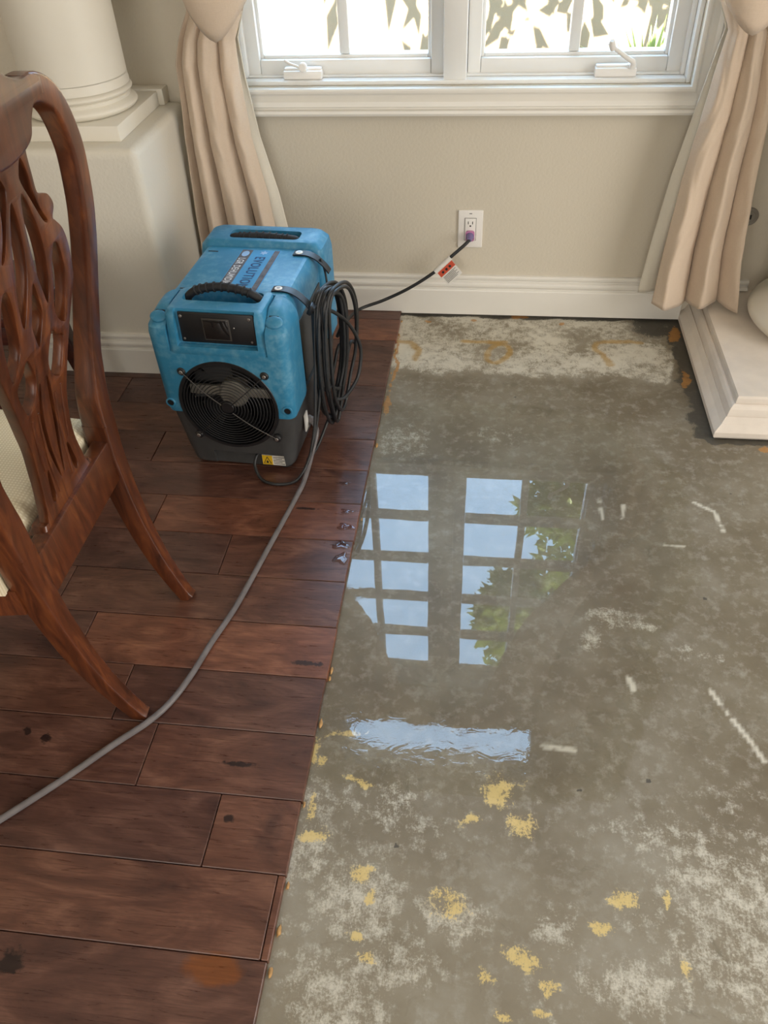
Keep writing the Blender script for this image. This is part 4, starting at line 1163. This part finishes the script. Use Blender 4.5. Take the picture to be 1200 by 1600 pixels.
# thin wire from the rear strap
wire = catmull([(0.165, 0.34, 0.43), (0.176, 0.335, 0.39), (0.188, 0.30, 0.33), (0.205, 0.22, 0.39)], 8)
cmk('thin_wire', tube([W(p) for p in wire], 0.0028, 6), M['cord'])
# lead to the outlet
PL = Vector((-0.0565, WALL - 0.0095, 0.2915 - 0.018))
lead_pts = [W((0.232, 0.27, 0.30)), (-0.395, 1.90, 0.20), (-0.42, 2.13, 0.105), (-0.40, 2.28, 0.072), (-0.32, 2.32, 0.088), (-0.24, 2.325, 0.128), (-0.16, 2.33, 0.182), (-0.105, 2.335, 0.235), (-0.072, 2.345, 0.262), (-0.0575, 2.36, 0.272)]
lead = catmull(lead_pts, 10)
cmk('lead', tube(lead, 0.0052, 10), M['cord'])
plug = cmk('plug', xf(lathe([(0.006, -0.034), (0.008, -0.03), (0.0085, -0.018), (0.012, -0.014), (0.0125, -0.006)], seg=20), Matrix.Translation(PL) @ Matrix.Rotation(-pi / 2, 4, 'X')), M['violet'], 40)
plug2 = cmk('plug_face', xf(loft([(-0.008, -0.0135, 0.0135, -0.016, 0.016, 0.008), (-0.0005, -0.0135, 0.0135, -0.016, 0.016, 0.008)], 5), Matrix.Translation(PL) @ Matrix.Rotation(-pi / 2, 4, 'X')), M['pink'], 40)
# tag hanging from the lead
pa, pb = Vector((-0.158, 2.327, 0.184)), Vector((-0.112, 2.331, 0.229))
tg = cmk('tag_sleeve', tube([pa, pb], 0.0082, 12), M['paper'], 40)
d = (pb - pa).normalized(); dn = Vector((0.62, -0.25, -0.66)).normalized(); dn = (dn - d * dn.dot(d)).normalized(); nn = d.cross(dn)
def sheet(u0, u1, v0, v1, off=0.0, th=0.0006):
    L = (pb - pa).length
    q = [pa + d * (L * u) + dn * v + nn * (off + s * th) for s in (-1, 1) for (u, v) in ((u0, v0), (u1, v0), (u1, v1), (u0, v1))]
    return [tuple(p) for p in q], [(3, 2, 1, 0), (4, 5, 6, 7), (0, 1, 5, 4), (1, 2, 6, 5), (2, 3, 7, 6), (3, 0, 4, 7)]
cmk('tag_leaf', sheet(0.04, 0.96, 0.0, 0.058), M['paper'])
for off in (-0.0009, 0.0009):
    cmk('red_band', sheet(0.04, 0.96, 0.008, 0.026, off, 0.0002), M['red'])
    for k in range(3): cmk('tag_symbol', sheet(0.22 + 0.22 * k, 0.33 + 0.22 * k, 0.014, 0.021, off * 1.35, 0.0002), M['ink'])
    for k in range(6): cmk('print_line', sheet(0.12, 0.88 - 0.12 * (k % 2), 0.031 + 0.004 * k, 0.0322 + 0.004 * k, off * 1.35, 0.0002), M['bezel'])

# ------------------------------------------------------------------ drain hose
hose = empty('drain_hose', (-0.42, 1.57, WT))
tag(hose, 'clear vinyl drain hose running from the machine across the planks', 'hose')
hp = [W((0.160, 0.13, 0.085)), W((0.180, 0.10, 0.075)), (-0.421, 1.575, 0.048), (-0.428, 1.50, WT + 0.010), (-0.437, 1.435, WT + 0.0066), (-0.466, 1.259, WT + 0.0066), (-0.496, 1.081, WT + 0.0066), (-0.523, 0.975, WT + 0.0066), (-0.541, 0.893, WT + 0.0066), (-0.561, 0.831, WT + 0.0066), (-0.590, 0.782, WT + 0.0066),
      (-0.640, 0.727, WT + 0.0066), (-0.707, 0.649, WT + 0.0066), (-0.787, 0.564, WT + 0.0066), (-0.88, 0.47, WT + 0.0066), (-1.02, 0.35, WT + 0.0066), (-1.2, 0.28, WT + 0.0066)]
o = mk('tubing', tube(catmull(hp, 10), 0.0063, 12), M['hose'], None, 60); o.parent = hose; o.matrix_parent_inverse = Matrix.Translation(hose.location).inverted()
o = mk('coupling', disc(W((0.150, 0.136, 0.088)), (0.8, -0.4, -0.25), 0.0105, 0.026, 18, 0.002), M['hose'], None, 40); o.parent = hose; o.matrix_parent_inverse = Matrix.Translation(hose.location).inverted()

# ------------------------------------------------------------------ dining chair (faces left, back towards the viewer)
YC = 0.95
ZZ = [0.0, .06, .13, .21, .30, .40, .47, .535, .613, .709, .797, .866, .939, 1.014, 1.10]
XXs = [-.606, -.632, -.656, -.675, -.688, -.696, -.694, -.690, -.678, -.655, -.632, -.617, -.607, -.600, -.594]
_zf = np.linspace(0, 1.12, 225); _xf = np.interp(_zf, ZZ, XXs)
_k = np.ones(9) / 9
_xs = np.convolve(np.pad(_xf, 4, 'edge'), _k, 'valid')
def xs(z): return float(np.interp(z, _zf, _xs))
chair = empty('dining_chair', (-0.90, YC, WT))
tag(chair, 'polished mahogany dining chair with pierced carved back and cream seat', 'chair')
def hmk(name, vf, mat, sm=40, parent=None):
    o = mk(name, vf, mat, None, sm)
    o.parent = parent or chair
    if parent is None: o.matrix_parent_inverse = Matrix.Translation(chair.location).inverted()
    fix_normals(o)
    return smooth(o, sm)
def sweep_rect(pts, wy, dx, bev=0.22):
    """rounded-rectangle sweep of a path lying roughly in a plane facing x; wy = width across, dx = depth along x"""
    V, Fc = [], []
    n = len(pts)
    prof = []
    for (cx, cy, a0) in ((1, 1, 0), (-1, 1, pi / 2), (-1, -1, pi), (1, -1, 1.5 * pi)):
        for k in range(4):
            a = a0 + k / 3 * pi / 2
            prof.append((cx * (1 - bev) + bev * math.cos(a), cy * (1 - bev) + bev * math.sin(a)))
    m_ = len(prof)
    for i, p in enumerate(pts):
        tn = (pts[min(i + 1, n - 1)] - pts[max(i - 1, 0)]).normalized()
        side = tn.cross(Vector((1, 0, 0))).normalized()
        dep = side.cross(tn).normalized()
        for (a, b) in prof: V.append(tuple(p + dep * (a * dx[i] / 2) + side * (b * wy[i] / 2)))
    for i in range(n - 1):
        for k in range(m_): Fc.append((i * m_ + k, i * m_ + (k + 1) % m_, (i + 1) * m_ + (k + 1) % m_, (i + 1) * m_ + k))
    Fc.append(tuple(range(m_ - 1, -1, -1))); Fc.append(tuple((n - 1) * m_ + k for k in range(m_)))
    return V, Fc
sty = [0.0, 0.2, 0.38, 0.47, 0.52, 0.57, 0.63, 0.732, 0.82, 0.875, 0.934]
str_ = [0.150, 0.160, 0.166, 0.170, 0.173, 0.180, 0.188, 0.196, 0.198, 0.197, 0.193]
wz = [0.0, 0.2, 0.38, 0.47, 0.53, 0.60, 0.75, 0.95, 1.05]
ww = [0.024, 0.034, 0.042, 0.046, 0.046, 0.040, 0.038, 0.038, 0.036]
dz_ = [0.028, 0.040, 0.048, 0.048, 0.044, 0.036, 0.031, 0.030, 0.030]
for sgn in (1, -1):
    leg = [Vector((xs(z), YC + sgn * float(np.interp(z, sty, str_)), z + (WT if z < 0.01 else 0))) for z in np.linspace(0.0, 0.47, 22)]
    hmk('rear_leg', sweep_rect(leg, [float(np.interp(p.z, wz, ww)) for p in leg], [float(np.interp(p.z, wz, dz_)) for p in leg]), M['mahogany'], 35)
    up = [(0.170, 0.46), (0.173, 0.52), (0.180, 0.57), (0.188, 0.63), (0.196, 0.732), (0.198, 0.82), (0.197, 0.875), (0.193, 0.934), (0.184, 0.968), (0.171, 0.997), (0.154, 1.020), (0.132, 1.036), (0.108, 1.045), (0.085, 1.046)]
    P = catmull([(r, z, 0) for r, z in up], 5)
    pts = [Vector((xs(p.y), YC + sgn * p.x, p.y)) for p in P]
    hmk('back_stile', sweep_rect(pts, [float(np.interp(p.z, wz, ww)) for p in pts], [float(np.interp(p.z, wz, dz_)) for p in pts], 0.3), M['mahogany'], 45)
def mirror_outline(half):
    return [(r, z) for r, z in half] + [(-r, z) for r, z in half[::-1] if r > 1e-6]
def sm2(pts, n=4): return [(p.x, p.y) for p in catmull([(a, b, 0) for a, b in pts], n, True)]
def back_shape(splines, thick, bev, off=0.0, curve=0.0):
    V, Fc = shape2d(splines, thick, bev)
    # local (r, z, depth) -> chair back surface
    return [(xs(z) + off + dpt + curve * r * r, YC + r, z) for (r, z, dpt) in V], Fc
outl = [(.055, 1.0), (.051, .983), (.052, .958), (.055, .932), (.070, .925), (.083, .918), (.093, .901), (.084, .886), (.090, .879), (.107, .861), (.120, .832), (.127, .793), (.128, .772), (.115, .738), (.098, .692), (.077, .625), (.067, .58), (.066, .52), (.072, .482), (.076, .461), (.086, .436)]
half = [(p.x, p.y) for p in catmull([(a, b, 0) for a, b in outl], 4)]
O1 = [(.033, .983), (.022, .97), (.020, .957), (.036, .927), (.050, .902), (.060, .889), (.068, .888), (.054, .91), (.044, .937), (.042, .958)]
O2 = [(.014, .944), (.008, .923), (.007, .891), (.011, .848), (.022, .813), (.036, .780), (.044, .792), (.047, .828), (.043, .865), (.036, .897), (.024, .929)]
O3 = [(.072, .852), (.084, .849), (.094, .827), (.100, .791), (.092, .738), (.085, .722), (.058, .752), (.060, .799), (.063, .83)]
O6 = [(.043, .731), (.058, .716), (.078, .703), (.070, .669), (.055, .645), (.032, .66), (.022, .686), (.030, .712)]
SL = [(.010, .67), (.018, .655), (.024, .607), (.020, .55), (.008, .49), (.006, .5), (.012, .56), (.014, .607)]
H1 = [(.035, .521), (.042, .516), (.046, .493), (.050, .472), (.044, .462), (.036, .475)]
O5 = [(0, .828), (.010, .80), (.017, .772), (.010, .748), (0, .728), (-.010, .748), (-.017, .772), (-.010, .80)]
spl = [mirror_outline(half), sm2(O5)]
for O in (O1, O2, O3, O6, SL, H1):
    s_ = sm2(O, 3); spl.append(s_); spl.append([(-a, b) for a, b in s_])
hmk('splat', back_shape(spl, 0.018, 0.0014, 0.002), M['mahogany'], 28)
# carved relief beads over the lower splat
for sgn in (1, -1):
    for r0, r1, za, zb in ((0.030, 0.026, 0.63, 0.47), (0.052, 0.046, 0.63, 0.53)):
        P = [(xs(z) + 0.0105, YC + sgn * (r0 + (r1 - r0) * (za - z) / (za - zb)), z) for z in np.linspace(za, zb, 14)]
        hmk('carved_bead', tube(P, [0.0025 + 0.0012 * math.sin(pi * k / 13) for k in range(14)], 6), M['mahogany'], 60)
crest_half = [(0.0, 1.092), (.025, 1.086), (.05, 1.072), (.075, 1.064), (.10, 1.0635), (.125, 1.054)]
crest_low = [(.125, 1.028), (.105, 1.030), (.090, 1.026), (.078, 1.013), (.070, .998), (.056, .990), (.03, .984), (0.0, .982)]
ch = [(p.x, p.y) for p in catmull([(a, b, 0) for a, b in crest_half], 4)] + [(p.x, p.y) for p in catmull([(a, b, 0) for a, b in crest_low], 4)]
hmk('crest_rail', back_shape([[(r, z) for r, z in ch] + [(-r, z) for r, z in ch[::-1] if r > 1e-6]], 0.030, 0.006, 0.001), M['mahogany'], 45)
# seat frame: rear rail, shoe, side rails, front rail
RX = xs(0.40)
hmk('rear_rail', box(RX - 0.010, RX + 0.020, YC - 0.160, YC + 0.160, 0.348, 0.440, 0.004, 2), M['mahogany'], 40)
hmk('shoe', loft([(0.436, RX - 0.022, RX + 0.012, YC - 0.10, YC + 0.10, 0.006), (0.448, RX - 0.016, RX + 0.010, YC - 0.092, YC + 0.092, 0.006)], 3), M['mahogany'], 40)
xb, xfnt = RX - 0.015, RX - 0.44
def plan_box(p, q, th, z0, z1):
    p = Vector((*p, 0)); q = Vector((*q, 0)); d = (q - p).normalized(); n = Vector((-d.y, d.x, 0)) * th / 2
    b = [p - n, q - n, q + n, p + n]
    V = [(v.x, v.y, z0) for v in b] + [(v.x, v.y, z1) for v in b]
    return V, [(3, 2, 1, 0), (4, 5, 6, 7), (0, 1, 5, 4), (1, 2, 6, 5), (2, 3, 7, 6), (3, 0, 4, 7)]
for sgn in (1, -1):
    hmk('side_rail', plan_box((xb, YC + sgn * 0.178), (xfnt + 0.02, YC + sgn * 0.236), 0.024, 0.345, 0.400), M['mahogany'], 30)
    fl = [Vector((xfnt + 0.015 + 0.012 * math.sin(pi * f), YC + sgn * 0.232, 0.44 + (WT - 0.44) * f)) for f in np.linspace(0, 1, 14)]
    hmk('front_leg', sweep_rect(fl, [0.046 - 0.020 * k / 13 for k in range(14)], [0.046 - 0.020 * k / 13 for k in range(14)]), M['mahogany'], 35)
hmk('front_rail', box(xfnt, xfnt + 0.026, YC - 0.225, YC + 0.225, 0.362, 0.440, 0.004, 2), M['mahogany'], 40)
# slip seat, trapezoid and gently domed
V, Fc = [], []
nU, nV = 26, 26
for j in range(nV + 1):
    for i in range(nU + 1):
        u, v = i / nU, j / nV
        x = RX - 0.026 + (xfnt + 0.004 - RX + 0.026) * u
        hw = 0.198 + (0.248 - 0.198) * u
        e = min(1, min(u, 1 - u, v, 1 - v) / 0.10)
        V.append((x, YC - hw + 2 * hw * v, 0.441 + 0.024 * math.sqrt(max(0, 1 - (1 - e) ** 2)) + 0.012 * math.sin(pi * u) * math.sin(pi * v)))
w = nU + 1
for j in range(nV):
    for i in range(nU): Fc.append((j * w + i, j * w + i + 1, (j + 1) * w + i + 1, (j + 1) * w + i))
b0 = len(V)
per = [i for i in range(nU + 1)] + [j * w + nU for j in range(1, nV + 1)] + [nV * w + i for i in range(nU - 1, -1, -1)] + [j * w for j in range(nV - 1, 0, -1)]
V += [(V[i][0], V[i][1], 0.398) for i in per]
n = len(per)
for k in range(n): Fc.append((per[k], per[(k + 1) % n], b0 + (k + 1) % n, b0 + k))
Fc.append(tuple(b0 + k for k in range(n)))
hmk('seat_cushion', (V, Fc), M['seat'], 50)

# ------------------------------------------------------------------ low dark bench glimpsed through the chair back
bench = empty('low_bench', (-1.30, 1.70, WT))
tag(bench, 'low dark wooden bench glimpsed through the pierced chair back', 'bench')
def bmk(name, vf, mat=None, sm=40):
    o = mk(name, vf, mat or M['dark_mahogany'], None, sm); o.parent = bench; o.matrix_parent_inverse = Matrix.Translation(bench.location).inverted(); fix_normals(o); return smooth(o, sm)
bmk('top', box(-1.62, -1.055, 1.56, 1.86, 0.395, 0.425, 0.006, 3))
bmk('apron', box(-1.58, -1.09, 1.59, 1.60, 0.33, 0.396, 0.002)); bmk('apron', box(-1.58, -1.09, 1.82, 1.83, 0.33, 0.396, 0.002))
for (lx, ly, sx) in ((-1.30, 1.60, 1), (-1.56, 1.60, -1), (-1.15, 1.82, 1), (-1.56, 1.82, -1)):
    P = [Vector((lx + sx * 0.05 * (1 - f) ** 2, ly, 0.395 * f + WT)) for f in np.linspace(0, 1, 10)]
    bmk('leg', sweep_rect(P, [0.03 + 0.012 * k / 9 for k in range(10)], [0.03 + 0.014 * k / 9 for k in range(10)]))

# ------------------------------------------------------------------ garden outside
tag(mk('ground', box(-7, 7, WALL + 0.161, 9, -0.35, -0.25), M['soil']), 'bare garden soil outside the window', kind='structure')
gw = mk('garden_wall', box(-7, 7, 5.0, 5.2, -0.25, 1.75, 0.01), M['garden_wall'])
tag(gw, 'sunlit cream garden wall seen through the window', 'garden wall')

def leaf_cloud(centres, n, size, rs_):
    V, Fc = [], []
    for k in range(n):
        c = centres[rs_.randrange(len(centres))]
        while True:
            q = Vector((rs_.uniform(-1, 1), rs_.uniform(-1, 1), rs_.uniform(-1, 1)))
            if q.length < 1: break
        p = Vector(c[:3]) + Vector((q.x * c[3], q.y * c[3], q.z * c[4]))
        d = Vector((rs_.uniform(-1, 1), rs_.uniform(-1, 1), rs_.uniform(-0.9, 0.4))).normalized()
        s = d.cross(Vector((rs_.uniform(-.3, .3), rs_.uniform(-.3, .3), 1))).normalized()
        L = size * rs_.uniform(0.6, 1.2); w_ = L * 0.24
        nrm = d.cross(s) * (L * 0.08)
        b = len(V)
        V += [tuple(p), tuple(p + d * L * .35 + s * w_ + nrm), tuple(p + d * L), tuple(p + d * L * .35 - s * w_ + nrm), tuple(p + d * L * .5)]
        Fc += [(b, b + 1, b + 4), (b + 1, b + 2, b + 4), (b + 2, b + 3, b + 4), (b + 3, b, b + 4)]
    return V, Fc
rs_ = random.Random(3)
def tree(name, label, cat, base, trunk, clumps, n, size, r=0.05):
    root = empty(name, base)
    tag(root, label, cat)
    inv = Matrix.Translation(Vector(base)).inverted()
    tp = catmull([base] + trunk, 6)
    o = mk('trunk', tube(tp, [r * (1 - 0.6 * k / len(tp)) for k in range(len(tp))], 8), M['bark'], None, 60); o.parent = root; o.matrix_parent_inverse = inv
    top = Vector(trunk[-1]); mid = Vector(trunk[len(trunk) // 2])
    for c in clumps:
        st_ = mid.lerp(top, rs_.uniform(0.2, 1.0)); e = Vector(c[:3]); md = st_.lerp(e, .5) + Vector((rs_.uniform(-.08, .08), 0, .06))
        o = mk('branch', tube(catmull([st_, md, e], 4), r * 0.28, 6), M['bark'], None, 60); o.parent = root; o.matrix_parent_inverse = inv
    o = mk('foliage', leaf_cloud(clumps, n, size, rs_), M['leaf'], None); o.parent = root; o.matrix_parent_inverse = inv
    o['kind'] = 'stuff'
    return root
tree('garden_tree', 'leafy garden tree beyond the window, mirrored in the puddle', 'tree', (2.05, 4.35, -0.25), [(1.95, 4.35, 0.9), (1.6, 4.3, 2.0), (1.1, 4.3, 3.0)],
     [(0.9, 4.3, 3.0, 0.45, 0.4), (0.62, 4.25, 2.5, 0.28, 0.25), (1.25, 4.3, 2.6, 0.4, 0.35), (0.75, 4.3, 3.6, 0.4, 0.35), (1.1, 4.2, 3.9, 0.45, 0.4), (0.35, 4.3, 3.55, 0.22, 0.2), (0.28, 4.35, 3.9, 0.26, 0.25), (1.3, 4.3, 3.3, 0.4, 0.4), (0.5, 4.3, 4.3, .35, .3), (0.95, 4.3, 4.6, .5, .4)], 5200, 0.13, 0.06)
tree('garden_shrub', 'tall thin shrub casting leaf shadows on the garden wall', 'shrub', (-0.15, 4.55, -0.25), [(-0.15, 4.55, 0.5), (-0.1, 4.5, 1.1), (-0.1, 4.5, 1.6)],
     [(-0.3, 4.5, 1.25, 0.30, 0.3), (0.15, 4.5, 1.45, 0.3, 0.28), (0.5, 4.55, 1.2, 0.25, 0.25), (-0.7, 4.5, 1.5, 0.25, 0.2), (-0.05, 4.5, 1.05, .2, .2), (0.95, 4.5, 1.3, .25, .35), (1.2, 4.5, 1.4, .25, .35), (1.05, 4.5, 1.1, .25, .25), (1.0, 4.5, 1.5, .3, .2)], 330, 0.13, 0.018)
def grass_plant(name, label, base, n, h):
    root = empty(name, base); tag(root, label, 'plant')
    V, Fc = [], []
    for k in range(n):
        a = rs_.uniform(0, 2 * pi); lean = rs_.uniform(0.1, 0.6); L = h * rs_.uniform(0.6, 1.1)
        d = Vector((math.cos(a), math.sin(a), 0)); s = Vector((-math.sin(a), math.cos(a), 0)) * 0.016
        p0 = d * 0.02; p1 = d * (L * lean * .4) + Vector((0, 0, L * .65)); p2 = d * (L * lean) + Vector((0, 0, L * (1 - lean * .35)))
        b = len(V)
        V += [tuple(p0 - s * .5), tuple(p0 + s * .5), tuple(p1 + s), tuple(p1 - s), tuple(p2)]
        Fc += [(b, b + 1, b + 2, b + 3), (b + 3, b + 2, b + 4)]
    o = mk('leaves', (V, Fc), M['leaf'], root); o['kind'] = 'stuff'
    return root
grass_plant('strappy_plant', 'low strappy green plant at the foot of the garden wall', (0.74, 4.50, -0.25), 110, 0.66)
